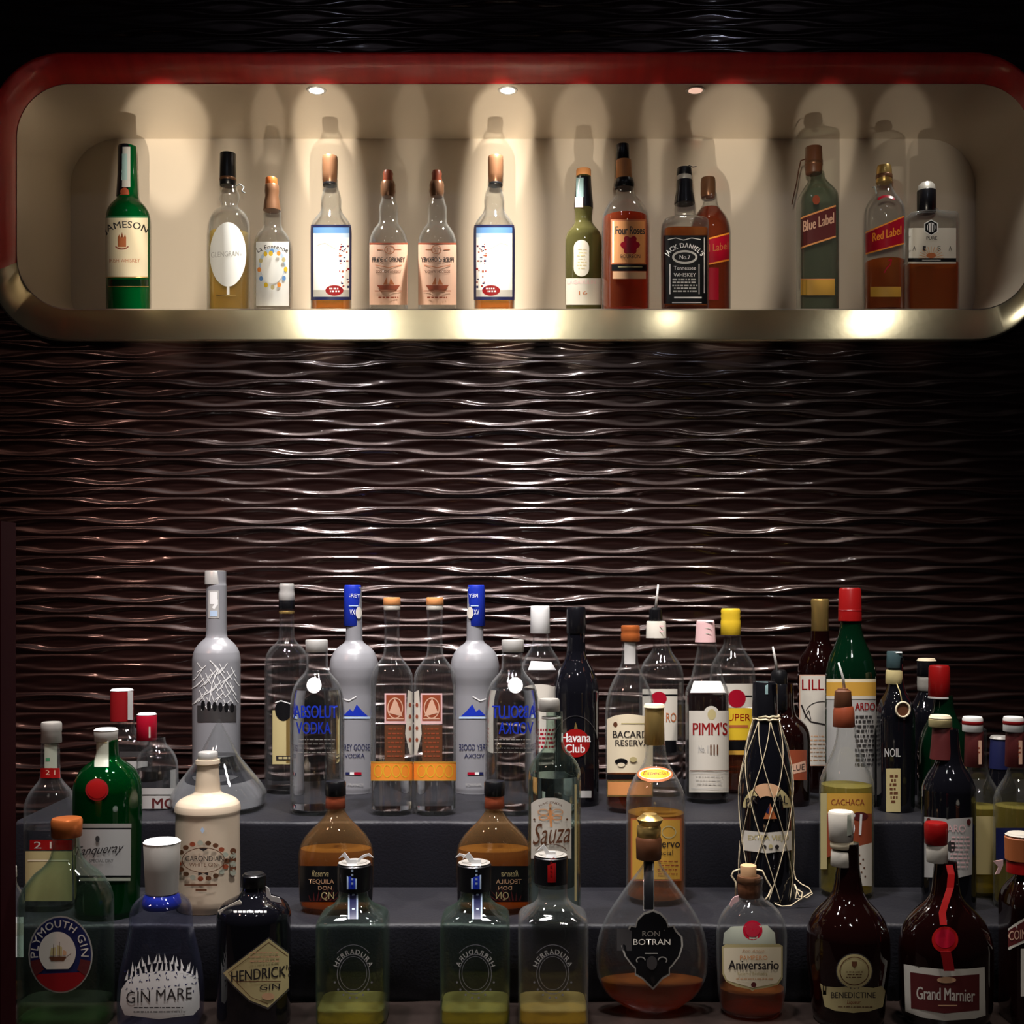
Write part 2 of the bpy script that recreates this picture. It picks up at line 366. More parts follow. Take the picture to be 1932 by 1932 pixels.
# ------------------------------------------------------------------ bottle machinery
class Curve:
    """monotone cubic through the profile points, with the slopes worked out once"""
    def __init__(self, x, y):
        self.x = list(x); self.y = list(y); x, y = self.x, self.y; n = len(x)
        self.h = h = [x[i+1]-x[i] for i in range(n-1)]; d = [(y[i+1]-y[i])/h[i] for i in range(n-1)]; self.m = m = [0.0]*n
        for i in range(1, n-1):
            if d[i-1]*d[i] > 0:
                w1 = 2*h[i]+h[i-1]; w2 = h[i]+2*h[i-1]; m[i] = (w1+w2)/(w1/d[i-1]+w2/d[i])
        m[0] = d[0]; m[-1] = d[-1]
    def __call__(self, q):
        x, y, h, m = self.x, self.y, self.h, self.m
        i = min(max(bisect.bisect_left(x, q)-1, 0), len(x)-2); t = (q-x[i])/h[i]; u = 1-t
        return (1+2*t)*u*u*y[i]+t*u*u*h[i]*m[i]+t*t*(3-2*t)*y[i+1]-t*t*u*h[i]*m[i+1]

def sup(a, b, nn, t):
    c, s = math.cos(t), math.sin(t)
    return a*math.copysign(abs(c)**(2/nn), c), b*math.copysign(abs(s)**(2/nn), s)

class Bt: pass

def lathe(rows, dep, nn, seg=40, capb=True, capt=True):
    """rows: (z, r) from bottom to top; rings are superellipses"""
    V = []; Fc = []
    for (z, r) in rows:
        for k in range(seg):
            x, y = sup(r, min(r, r*1.0)*1.0, 2, 0) if False else sup(r, r*dep(z) if callable(dep) else r*dep, nn(z) if callable(nn) else nn, 2*math.pi*k/seg)
            V.append((x, y, z))
    for j in range(len(rows)-1):
        for k in range(seg): Fc.append((j*seg+k, j*seg+(k+1) % seg, (j+1)*seg+(k+1) % seg, (j+1)*seg+k))
    if capb: Fc.append(tuple(range(seg))[::-1])
    if capt: Fc.append(tuple((len(rows)-1)*seg+k for k in range(seg)))
    return V, Fc

def cut_grid(bm, step, x0, x1, y0, y1):
    x = math.floor(x0/step)*step+step*.5
    while x < x1:
        bmesh.ops.bisect_plane(bm, geom=bm.verts[:]+bm.edges[:]+bm.faces[:], plane_co=(x, 0, 0), plane_no=(1, 0, 0)); x += step
    st = step*3; y = math.floor(y0/st)*st+st*.5
    while y < y1:
        bmesh.ops.bisect_plane(bm, geom=bm.verts[:]+bm.edges[:]+bm.faces[:], plane_co=(0, y, 0), plane_no=(0, 1, 0)); y += st

TXT = {}
def text2d(s, bold=0.0, shear=0.0, space=1.0):
    """flat mesh of a word, normalised to a 0..1 box: verts, faces"""
    key = (s, bold, shear, space)
    if key in TXT: return TXT[key]
    c = bpy.data.curves.new('t', 'FONT'); c.body = s; c.size = 1; c.shear = shear; c.space_character = space
    c.resolution_u = 3
    o = bpy.data.objects.new('t', c); COL.objects.link(o)
    dg = bpy.context.evaluated_depsgraph_get()
    me = bpy.data.meshes.new_from_object(o.evaluated_get(dg))
    vs = np.array([v.co[:2] for v in me.vertices]); fs = [tuple(p.vertices) for p in me.polygons]
    mn = vs.min(0); mx = vs.max(0); vs = (vs-mn)/(mx-mn)
    bpy.data.objects.remove(o); bpy.data.curves.remove(c); bpy.data.meshes.remove(me)
    TXT[key] = (vs, fs); return TXT[key]

def heavier(P, fs, d):
    """thicken strokes by laying the word down again, shifted a little"""
    n = len(P); return list(P)+[(x+d, y) for x, y in P], list(fs)+[tuple(i+n for i in f) for f in fs]

def shape2d(sh):
    """-> list of (verts px, faces), material name"""
    k = sh[0]
    if k == 'rect':
        _, x0, y0, x1, y1, m = sh; return [(x0, y0), (x1, y0), (x1, y1), (x0, y1)], [(0, 1, 2, 3)], m
    if k == 'poly': return list(sh[1]), [tuple(range(len(sh[1])))], sh[2]
    if k == 'ell':
        _, cx, cy, rx, ry, m = sh; P = [(cx+rx*math.cos(2*math.pi*i/28), cy+ry*math.sin(2*math.pi*i/28)) for i in range(28)]
        return P, [tuple(range(28))], m
    if k == 'ring':
        _, cx, cy, rx, ry, w_, m = sh[:7]; a0, a1 = (sh[7], sh[8]) if len(sh) > 7 else (0, 360)
        N = 32; P = []
        for i in range(N+1):
            a = math.radians(a0+(a1-a0)*i/N)
            P += [(cx+rx*math.cos(a), cy-ry*math.sin(a)), (cx+(rx-w_)*math.cos(a), cy-(ry-w_)*math.sin(a))]
        return P, [(2*i, 2*i+2, 2*i+3, 2*i+1) for i in range(N)], m
    if k == 'line':
        _, pts, w_, m = sh; P = []; fs = []
        for i in range(len(pts)-1):
            (ax, ay), (bx, by) = pts[i], pts[i+1]; l = math.hypot(bx-ax, by-ay) or 1; nx, ny = -(by-ay)/l*w_/2, (bx-ax)/l*w_/2
            o = len(P); P += [(ax+nx, ay+ny), (bx+nx, by+ny), (bx-nx, by-ny), (ax-nx, ay-ny)]; fs.append((o, o+1, o+2, o+3))
        return P, fs, m
    if k == 'text':
        s, x0, y0, x1, y1, m = sh[1:7]; o = sh[7] if len(sh) > 7 else {}
        vs, fs = text2d(s, o.get('bold', .01)*.5, o.get('shear', 0), o.get('space', 1))
        sl = o.get('slope', 0)
        P = []
        for a, b in vs:
            if o.get('flip'): a = 1-a
            P.append((x0+(x1-x0)*a, y1-(y1-y0)*b+sl*(a-.5)))
        if o.get('bold', 0) > 0: P, fs = heavier(P, fs, min(1.1, (y1-y0)*o['bold']*1.6))
        return P, fs, m
    if k == 'arc':      # text along an ellipse: cx, cy, rx, ry of its foot line, start and end angle (deg, anticlockwise from the right), letter height
        _, s, cx, cy, rx, ry, a0, a1, h, m = sh[:10]; o = sh[10] if len(sh) > 10 else {}
        vs, fs = text2d(s, o.get('bold', .015)*.5, 0, o.get('space', 1.1)); P = []
        for a, b in vs:
            if o.get('flip'): a = 1-a
            an = math.radians(a0+(a1-a0)*a); P.append((cx+(rx+h*b)*math.cos(an), cy-(ry+h*b)*math.sin(an)))
        P, fs = heavier(P, fs, min(.9, h*.04))
        return P, fs, m

def label_mesh(bt, shapes, mats, prof=None, off0=.0006):
    """print flat shapes (photo pixels) onto the front of a bottle as thin curved paper"""
    V = []; Fc = []; mi = []; li = -1; last = None
    for sh in shapes:
        P, fs, m = shape2d(sh)
        if m != last: li += 1; last = m
        if m not in mats: mats.append(m)
        bm = bmesh.new(); vv = [bm.verts.new((p[0], p[1], 0)) for p in P]
        for f in fs:
            if len(set(f)) >= 3:
                try: bm.faces.new([vv[i] for i in f])
                except ValueError: pass
        xs_ = [p[0] for p in P]; ys_ = [p[1] for p in P]
        R0 = bt.R((max(min((HZ-sum(ys_)/len(ys_))/F*bt.Y+CZ, bt.ztop), bt.zbot)))/bt.Y*F
        if bt.n > 3: step = 9 if max(xs_)-min(xs_) > 9 else 1e9
        else: step = max(2.5, R0*.10)
        if max(xs_)-min(xs_) > step*.8: cut_grid(bm, step, min(xs_), max(xs_), min(ys_), max(ys_))
        off = off0+.00016*min(li, 14)
        bm.verts.index_update(); o = len(V)
        for v in bm.verts: V.append(bt.hit(v.co.x, v.co.y, off, prof))
        for f in bm.faces:
            ids = [o+v.index for v in f.verts]
            a, b, c = (Vector(V[i]) for i in ids[:3])
            nrm = (b-a).cross(c-a)
            if nrm.y > 0: ids = ids[::-1]
            Fc.append(tuple(ids)); mi.append(mats.index(m))
        bm.free()
    me = mesh_from(V, Fc, True); me.polygons.foreach_set('material_index', mi)
    return me

BOT = []
def bottle(name, label, group, Zt, cx, base, prof, glass='clear', liq=None, caps=(), labels=(), n=2, depth=1.0, Y=None, cat='bottle', bodyname='glass_body', thick=.0015, extra=None, hollow=True):
    """prof: (py, half width px) from top to bottom.  caps: (part, material, [(py, hw)...], [cx]).  labels: (part, shapes)"""
    hwb = max(h for _, h in prof[-3:]); 
    if Y is None:
        d = (CZ-Zt)*F/(base-HZ); hw = hwb*depth
        Y = d/(1-hw/F)
    bt = Bt(); bt.Y = Y; bt.n = n; Xc = (cx-966)/F*Y
    pz = [(CZ+(HZ-p)/F*Y, h/F*Y) for p, h in prof]; pz[-1] = (Zt, pz[-1][1])
    pz = [q for q in pz[:-1] if q[0] > Zt+.004]+[pz[-1]]
    pz = pz[::-1]                                     # bottom to top
    zb, ztp = pz[0][0], pz[-1][0]; bt.zbot, bt.ztop = zb, ztp
    zz = [q[0] for q in pz]; rr = [q[1] for q in pz]
    crv = Curve(zz, rr); bt.R = lambda z: crv(min(max(z, zb), ztp))
    neck_r = min(rr[-1], rr[-2]) if len(rr) > 1 else rr[-1]; rmax = max(rr)
    def blend(z):                                     # 0 round neck .. 1 body section
        return min(1, max(0, (bt.R(z)-neck_r*1.15)/(rmax*.93-neck_r*1.15+1e-6)))
    def dep(z): return 1+(depth-1)*blend(z)
    def nnf(z): return 2+(n-2)*blend(z)
    bt.dep, bt.nn = dep, nnf
    def hit(x, y, off, prof_=None):
        yo = bt.R(0 if False else CZ+(HZ-y)/F*Y)*.9; xl = 0
        for _ in range(7):
            D = Y-yo; z = CZ+(HZ-y)/F*D; r = (prof_(z) if prof_ else bt.R(z))+off
            xl = (x-966)/F*D-Xc; xl = max(-r*.992, min(r*.992, xl))
            e = nnf(z) if prof_ is None else 2; de = dep(z) if prof_ is None else 1
            ny = (r*de+off*0)*(max(0, 1-abs(xl/r)**e))**(1/e)
            yo = .5*yo+.5*ny
            yo_f = ny
        return (xl, -yo_f, z-Zt)
    bt.hit = hit
    root = bpy.data.objects.new(name, None); COL.objects.link(root); root.location = (Xc, Y, Zt); root.empty_display_size = .02
    tag(root, label, cat, group)
    # glass
    zq = sorted(set([zb+.0005, zb+.003, zb+.006]+list(np.linspace(zb+.01, ztp, 46))+zz[1:]))
    rows = [(zb, bt.R(zb)*.93)]+[(z, bt.R(z)*(1 if z > zb+.004 else .975)) for z in zq if z > zb]
    o_rows = [(z-Zt, r) for z, r in rows]
    D = lambda z: dep(z+Zt); NN = lambda z: nnf(z+Zt)
    solid = glass in ('black_glass', 'brown_glass', 'darkgreen_glass', 'ceramic', 'green_neck') or not hollow
    V1, F1 = lathe(o_rows, D, NN, capt=solid)
    if not solid:
        t = thick
        i_rows = [(z-Zt, max(bt.R(z)-t, .002)) for z in np.linspace(zb+.007, ztp, 30)]
        V2, F2 = lathe(i_rows, D, NN, capt=False)
        F2 = [f[::-1] for f in F2]; k = len(V1); F2 = [tuple(i+k for i in f) for f in F2]
        seg = 40; a = (len(o_rows)-1)*seg; b = k+(len(i_rows)-1)*seg
        F3 = [(a+i, a+(i+1) % seg, b+(i+1) % seg, b+i) for i in range(seg)]
        V1, F1 = V1+V2, F1+F2+F3
    bo_ = linkm(bodyname, mesh_from(V1, F1), MT[glass], root)
    bo_.modifiers.new('es', 'EDGE_SPLIT').split_angle = math.radians(48)
    if liq:
        lt, lm = liq; zl = CZ+(HZ-lt)/F*Y
        ro = [(zb-Zt+.0078, max(bt.R(zb+.0078)-thick-.0004, .002))]+[(z-Zt, max(bt.R(z)-thick-.0004, .0015)) for z in np.linspace(zb+.009, zl, 22)]
        V2, F2 = lathe(ro, D, NN); lo_ = linkm('liquid', mesh_from(V2, F2), MT[lm], root)
        lo_.modifiers.new('es', 'EDGE_SPLIT').split_angle = math.radians(48)
    bt.caps = {}
    for c in caps:
        part, mat, pr = c[:3]; dx = (c[3]-cx)/F*Y if len(c) > 3 and c[3] is not None else 0; sides = c[4] if len(c) > 4 else 2
        pp = [(CZ+(HZ-p)/F*Y-Zt, h/F*Y) for p, h in pr][::-1]
        z1, r1 = pp[-1]
        pp2 = [(pp[0][0], pp[0][1]*.98)]+pp[1:-1]+[(z1-.0012, r1), (z1-.0003, r1*.97), (z1, r1*.9)]
        pp2[0:1] = [(pp[0][0], pp[0][1]*.97), (pp[0][0]+.0006, pp[0][1])]
        pp2 = sorted(pp2, key=lambda q: q[0])
        V2, F2 = lathe(pp2, 1, sides, seg=32); V2 = [(x+dx, y, z) for x, y, z in V2]
        co_ = linkm(part, mesh_from(V2, F2), MT[mat], root); co_.modifiers.new('es', 'EDGE_SPLIT').split_angle = math.radians(40)
        zc_ = [q[0]+Zt for q in pp2]; rc_ = [q[1] for q in pp2]
        bt.caps.setdefault(part, []).append((co_, lambda z, zc_=zc_, rc_=rc_: float(np.interp(z, zc_, rc_))))
    for lb in labels:
        part, shapes = lb[:2]; on = lb[2] if len(lb) > 2 else None
        mats = []; pf = None; par = root
        if on: par, pf = bt.caps[on[0]][on[1]] if isinstance(on, tuple) else bt.caps[on][0]
        me = label_mesh(bt, shapes, mats, pf)
        linkm(part, me, [MT[q] for q in mats], par)
    bt.root = root; bt.Xc = Xc; bt.Zt = Zt
    BOT.append((label, Xc, Y, rmax, depth))
    if extra: extra(bt)
    return bt

def add_tube(bt, name, pts, r, mat, seg=6, closed=False):
    V, Fc = tube(pts, r, seg, closed)
    return linkm(name, mesh_from(V, Fc), MT[mat], bt.root)

def pourer(pts, r=3):
    def f(bt):
        P = [((x-966)/F*bt.Y-bt.Xc, 0, CZ+(HZ-y)/F*bt.Y-bt.Zt) for x, y in pts]
        add_tube(bt, 'pour_spout', P, [r/F*bt.Y*(1-.35*i/(len(P)-1)) for i in range(len(P))], 'silver', 8)
    return f

def T(s, x0, y0, x1, y1, m, **k): return ('text', s, x0, y0, x1, y1, m, k)
def AR(s, cx, cy, rx, ry, a0, a1, h, m, **k): return ('arc', s, cx, cy, rx, ry, a0, a1, h, m, k)
def Rr(*a): return ('rect',)+a
def El(*a): return ('ell',)+a
def Ri(*a): return ('ring',)+a
def Po(p, m): return ('poly', p, m)
def Li(p, w_, m): return ('line', p, w_, m)
def smalltext(x0, y0, x1, rows, pitch, h, m, seed=1):
    """rows of tiny print too small to read in the photograph"""
    rn = random.Random(seed); out = []
    for i in range(rows):
        x = x0+rn.random()*4; y = y0+i*pitch
        while x < x1-3:
            wd = 2+rn.random()*7; out.append(Rr(x, y, min(x+wd, x1), y+h, m)); x += wd+2
    return out
def flip_shapes(shapes, c):
    """the same print turned left for right about x = c"""
    out = []
    for sh in shapes:
        P, fs, m = shape2d(sh); out.append(('raw', [(2*c-x, y) for x, y in P], fs, m))
    return out
_s2 = shape2d
def shape2d(sh):
    if sh[0] == 'raw': return sh[1], sh[2], sh[3]
    return _s2(sh)
def disc_poly(bt, name, pts, d, mat):
    V = [px_l(bt, x, y, d) for x, y in pts]; n_ = len(V); V2 = [(v[0], v[1]+.0012, v[2]) for v in V]
    Fc = [tuple(range(n_)), tuple(range(2*n_-1, n_-1, -1))]+[(i, n_+i, n_+(i+1) % n_, (i+1) % n_) for i in range(n_)]
    return linkm(name, mesh_from(V+V2, Fc, False), MT[mat], bt.root)
def ribbon(bt, name, pts, w_, mat):
    """flat paper strip following photo points (x, y, d)"""
    V = []; k = len(pts)
    for x, y, d in pts:
        a = px_l(bt, x-w_/2, y, d); b = px_l(bt, x+w_/2, y, d); V += [a, b, (b[0], b[1]+.0006, b[2]), (a[0], a[1]+.0006, a[2])]
    Fc = []
    for i in range(k-1):
        for q in range(4): Fc.append((i*4+q, i*4+(q+1) % 4, i*4+4+(q+1) % 4, i*4+4+q))
    Fc += [(3, 2, 1, 0), tuple((k-1)*4+q for q in range(4))]
    return linkm(name, mesh_from(V, Fc, False), MT[mat], bt.root)
def px_l(bt, x, y, d):
    """a point in front of (d > 0) the bottle axis by d body radii, in the bottle's own frame"""
    D = bt.Y-d*bt.R(bt.zbot+.05); return ((x-966)/F*D-bt.Xc, D-bt.Y, CZ+(HZ-y)/F*D-bt.Zt)
def disc(bt, name, x, y, rx, ry, d, mat):
    V = [px_l(bt, x+rx*math.cos(a), y+ry*math.sin(a), d) for a in [i*math.pi/14 for i in range(28)]]
    V2 = [(v[0], v[1]+.0008, v[2]) for v in V]; n_ = 28
    Fc = [tuple(range(n_)), tuple(range(2*n_-1, n_-1, -1))]+[(i, n_+i, n_+(i+1) % n_, (i+1) % n_) for i in range(n_)]
    return linkm(name, mesh_from(V+V2, Fc, False), MT[mat], bt.root)

ZN = NZ0
GN = None
# ================================================================== NICHE SHELF
bottle('whiskey_bottle', 'green glass whiskey bottle with large cream label, leftmost bottle in the lit niche', None, ZN, 242, 584,
 [(277, 15), (340, 17), (368, 18.5), (378, 22), (388, 31), (400, 38), (412, 40), (500, 40), (583, 40)], 'jameson_glass', Y=2.142,
 liq=None, caps=[('foil_capsule', 'black_foil', [(276, 16), (283, 16.5), (330, 17), (372, 19.5)], 239.5)],
 labels=[('neck_label', [Rr(223, 277, 246, 353, 'grey_paper'), Rr(228, 290, 240, 340, 'teal'), El(235, 365, 9, 11, 'redbrown')], 'foil_capsule'),
  ('label', [Rr(196, 408, 279, 523, 'cream'), Rr(196, 408, 279, 411, 'green_print'), AR('JAMESON', 237, 492, 66, 58, 124, 57, 17, 'ink', bold=.03),
   Po([(222, 448), (238, 448), (238, 466), (222, 466)], 'rust'), Po([(222, 448), (225, 442), (228, 448), (230, 438), (233, 448), (236, 442), (238, 448)], 'rust'),
   Ri(230, 462, 14, 9, 2.5, 'redbrown', 200, 340), T('IRISH WHISKEY', 206, 488, 264, 495, 'rust'), Rr(196, 522, 280, 524, 'gold')]),
  ('lower_band', [Rr(204, 527, 281, 542, 'darkgreen_glass'), Rr(204, 540, 281, 541, 'gold')])])
bottle('whiskey_bottle', 'whiskey bottle with black cap and big white oval label in the niche', None, ZN, 433, 580,
 [(330, 12), (352, 12.5), (362, 17), (373, 19.5), (382, 17), (388, 15.5), (394, 19), (400, 27), (410, 34), (425, 37.5), (480, 38.5), (580, 38)], 'clear', Y=2.142,
 liq=(441, 'pale_amber'), caps=[('cap', 'black', [(290, 15), (340, 15.5), (351, 15)], 430), ('cap_ring', 'bronze_metal', [(336, 15.8), (342, 15.8)], 430)],
 labels=[('label', [El(430, 480, 34.5, 61, 'white'), Rr(428, 538, 433, 556, 'white'), Rr(408, 556, 446, 559, 'gold'), T('GLENGRANT', 398, 474, 458, 484, 'grey_paper', slope=-4)])],
 extra=lambda bt: add_tube(bt, 'tear_strip', [px_l(bt, x, y, d) for x, y, d in ((444, 352, .5), (452, 347, .6), (460, 353, .6), (456, 360, .7), (462, 364, .7))], .0012, 'clear_plastic'))
bottle('whiskey_bottle', 'small whiskey bottle with bronze capsule and white label printed with yellow flowers', None, ZN, 514, 581,
 [(392, 14), (400, 16), (425, 17), (434, 21), (443, 28), (455, 33), (470, 34.5), (581, 34)], 'clear', Y=2.142,
 caps=[('stopper', 'copper', [(336, 11), (350, 11.5)], 512), ('capsule', 'bronze_metal', [(349, 13), (362, 13.5), (370, 12.5), (384, 15), (398, 16.5)], 513)],
 labels=[('label', [Rr(483, 456, 545, 577, 'white'), AR('La Fontenne', 514, 530, 58, 60, 118, 62, 9, 'ink'), El(514, 500, 25, 32, 'paleblue'), El(514, 505, 22, 30, 'white')]+
  [El(514+25*math.cos(a*.52), 508+34*math.sin(a*.52), 3.6, 4.6, ['yellow', 'skyblue', 'orange', 'khaki'][a % 4]) for a in range(12)]+[El(511, 478, 4, 5, 'yellow')])])
def picture_label(cx, s):
    q = []
    def a(x0, y0, x1, y1, m): q.append(Rr(min(cx+s*x0, cx+s*x1), y0, max(cx+s*x0, cx+s*x1), y1, m))
    a(-39, 424, 39, 566, 'navy'); a(-34, 429, 34, 560, 'white'); a(-34, 429, 34, 440, 'skyblue'); a(-30, 440, 34, 448, 'paleblue'); a(-34, 547, 34, 560, 'grey_paper')
    rn = random.Random(4)
    for i in range(34): x = 14+rn.random()*18; y = 455+rn.random()*88; a(x, y, x+1.5+rn.random()*3, y+1.5+rn.random()*3, ['dim_red', 'navy', 'redbrown'][i % 3])
    for i in range(14): x = -30+rn.random()*45; y = 462+rn.random()*75; a(x, y, x+1.2, y+1.2, 'paleblue')
    q.append(Li([(cx-s*26, 463), (cx-s*12, 459), (cx, 466), (cx+s*8, 470)], 1.6, 'grey_paper'))
    q.append(El(cx+s*6, 548, 17, 10, 'dim_red')); q.extend(smalltext(cx+s*6-12, 543, cx+s*6+12, 2, 5, 3, 'white', 5))
    return q
for cx, s, lb in ((625, 1, 'whiskey bottle with blue sky picture label, left of the two brown-capped ones'), (932.5, -1, 'whiskey bottle with blue sky picture label, right of the two brown-capped ones')):
    bottle('whiskey_bottle', lb, 'brown-capped whiskey bottles with picture labels', ZN, cx, 578,
     [(340, 12), (352, 12.5), (365, 16.5), (380, 19), (392, 18.5), (403, 22), (415, 31), (428, 37.5), (440, 38.5), (578, 38)], 'clear', Y=2.142,
     liq=(562, 'amber'), caps=[('cap', 'bronze_metal', [(295, 14), (304, 14.5), (330, 14), (346, 13)], cx-2.5*s), ('capsule_rim', 'black', [(345, 13), (351, 13.3)], cx-2.5*s)],
     labels=[('label', picture_label(cx, s))])
def orkney(cx, s):
    q = [Rr(cx-36, 458, cx+36, 575, 'pinktan'), Rr(cx-36, 458, cx+36, 461, 'redbrown'), Ri(cx+s*2, 471, 10, 8, 1.2, 'rust'), T('12', cx+s*2-4, 467, cx+s*2+4, 475, 'rust', flip=(s < 0)),
     Rr(cx-22, 470, cx-10, 471.5, 'rust'), Rr(cx+12, 470, cx+24, 471.5, 'rust'),
     T('PRIDE of ORKNEY', cx-31, 485, cx+31, 494, 'ink', bold=.02, flip=(s < 0)), T('SCOTCH WHISKY', cx-24, 510, cx+24, 515, 'brown', flip=(s < 0)),
     Li([(cx-25, 500), (cx, 505), (cx+25, 500)], 1.2, 'rust'), Po([(cx-22, 538), (cx+22, 538), (cx+15, 547), (cx-15, 547)], 'redbrown'),
     Po([(cx-10, 537), (cx-3, 522), (cx-2, 537)], 'rust'), Po([(cx+1, 537), (cx+4, 524), (cx+11, 537)], 'rust'), Li([(cx-26, 549), (cx+26, 549)], 1.5, 'redbrown')]
    return q+smalltext(cx-20, 560, cx+20, 1, 6, 3, 'redbrown', 3)
for cx, s, lb in ((733, 1, 'slim whiskey bottle with tan ship label, left of the matching pair'), (825, -1, 'slim whiskey bottle with tan ship label, right of the matching pair')):
    bottle('whiskey_bottle', lb, 'slim whiskey bottles with tan ship labels', ZN, cx, 578,
     [(368, 11.5), (376, 13), (395, 18), (412, 17.5), (422, 19), (432, 26), (445, 33), (458, 36), (480, 36.5), (578, 36)], 'clear', Y=2.142,
     caps=[('stopper', 'redbrown', [(322, 8), (328, 10), (333, 9), (344, 10)], cx-1), ('capsule', 'bronze_metal', [(343, 12.5), (350, 14), (356, 13.5), (362, 14), (372, 11.5)], cx-1)],
     labels=[('label', orkney(cx, s))])
bottle('whiskey_bottle', 'olive green whiskey bottle with small upright oval label and orange cap tip', None, ZN, 1101, 575,
 [(321, 13.5), (370, 15.5), (392, 17.5), (410, 16), (420, 17), (430, 23), (440, 31), (450, 34), (470, 34.5), (575, 34)], 'olive_glass', Y=2.165,
 caps=[('cap_top', 'orange_tan', [(320, 14), (334, 14)]), ('foil_capsule', 'black_foil', [(333.5, 14), (360, 15.5), (385, 18), (394, 18)])],
 labels=[('tax_strip', [Rr(1087, 335, 1101, 372, 'teal'), Rr(1085, 372, 1100, 391, 'pink'), Li([(1093, 338), (1090, 366)], 2, 'white')], ('foil_capsule', 0)),
  ('oval_label', [El(1097, 467, 14.5, 14.5, 'pale'), Rr(1082.5, 467, 1111.5, 507, 'pale'), El(1097, 507, 14.5, 14.5, 'pale')]+smalltext(1088, 470, 1107, 7, 6, 1.2, 'khaki', 5)),
  ('label', [Rr(1068, 525, 1134, 575, 'pale'), T('LAGAVULIN', 1070, 529, 1124, 536, 'pink'), T('16', 1092, 549, 1108, 556, 'rust')])])
bottle('whiskey_bottle', 'tall bourbon bottle with black cap and orange rose label', None, ZN, 1180, 577,
 [(302, 12), (335, 14), (355, 17), (366, 18), (372, 21), (382, 30), (395, 38), (410, 43), (430, 44), (577, 44)], 'clear', Y=2.14,
 liq=(411, 'red_amber'), caps=[('cap', 'black', [(273, 12), (303, 12.5)], 1175), ('neck_sleeve', 'orange_tan', [(302.5, 14.2), (339, 15.5)], 1177), ('collar', 'black', [(338, 17), (347, 19), (356, 18.5)], 1178)],
 labels=[('label', [Rr(1152, 414, 1219, 499, 'rust'), Rr(1155, 417, 1216, 496, 'orange_tan'), T('Four Roses', 1161, 427, 1216, 442, 'ink', bold=.03), El(1189, 463, 14, 15, 'crimson')]+
   [El(1189+13*math.cos(a*1.05), 462+13*math.sin(a*1.05), 5.5, 5.5, 'crimson') for a in range(6)]+[T('BOURBON', 1171, 480, 1208, 487, 'ink'), Rr(1154, 499, 1221, 511, 'black'), Rr(1166, 503, 1212, 504.5, 'khaki'), Rr(1156, 512, 1219, 526, 'tan')])])
bottle('whiskey_bottle', 'square whiskey bottle with black label lettered in white', None, ZN, 1292, 577,
 [(338, 13), (384, 18), (392, 19), (405, 19), (412, 23), (417, 36), (421, 41.5), (430, 42.5), (577, 42)], 'clear', Y=2.125, n=5, depth=.85,
 liq=(438, 'deep_amber'), caps=[('cap', 'black', [(317, 13.5), (332, 14.5)], 1291), ('cap_band', 'dull_silver', [(331.5, 14), (341, 14.5)], 1291), ('neck_sleeve', 'black_foil', [(340.5, 15), (360, 15.5), (375, 18.5), (385, 19.5)], 1291.5)],
 labels=[('label', [Rr(1250, 444, 1334, 573, 'black'), Rr(1263, 498, 1265, 555, 'etch_white'), Rr(1318, 498, 1320, 555, 'etch_white'), Rr(1328, 448, 1329.5, 553, 'etch_white'), Li([(1260, 452), (1275, 449), (1290, 453), (1305, 449), (1322, 452)], 1.5, 'etch_white'),
   AR("JACK DANIEL'S", 1291, 500, 33, 30, 150, 30, 12, 'white', bold=.03), Ri(1292, 485, 24, 13, 4, 'etch_white'), T('No.7', 1282, 481, 1302, 489, 'white', bold=.03),
   T('Tennessee', 1271, 502, 1313, 509, 'white'), T('WHISKEY', 1271, 515, 1313, 522, 'white', bold=.02)]+smalltext(1268, 526, 1316, 5, 5.5, 2.6, 'etch_white', 8)+[Rr(1272, 560, 1324, 563, 'white'), Rr(1268, 570, 1324, 572, 'etch_white')])],
 extra=lambda bt: add_tube(bt, 'tear_strip', [px_l(bt, x, y, d) for x, y, d in ((1296, 318, 0), (1300, 312, 0), (1307, 315, 0), (1314, 314, 0))], .0009, 'black'))
bottle('whiskey_bottle', 'red-amber whiskey bottle with slanted red label behind the square bottle', None, ZN, 1340, 577,
 [(366, 12.5), (385, 14), (397, 21), (412, 31), (428, 36.5), (445, 38), (577, 38)], 'clear', Y=2.235,
 liq=(393, 'red_amber'), caps=[('cap', 'bronze_metal', [(336, 13), (345, 14), (368, 14), (372, 12.5)], 1336)],
 labels=[('label', [Po([(1302, 462), (1376, 442), (1376, 490), (1302, 505)], 'crimson'), Li([(1302, 460), (1376, 440)], 3, 'orange'), Li([(1302, 506), (1376, 490)], 3, 'orange'), T('Red Label', 1318, 460, 1374, 474, 'rust', slope=-8), Rr(1318, 505, 1356, 566, 'crimson')])])
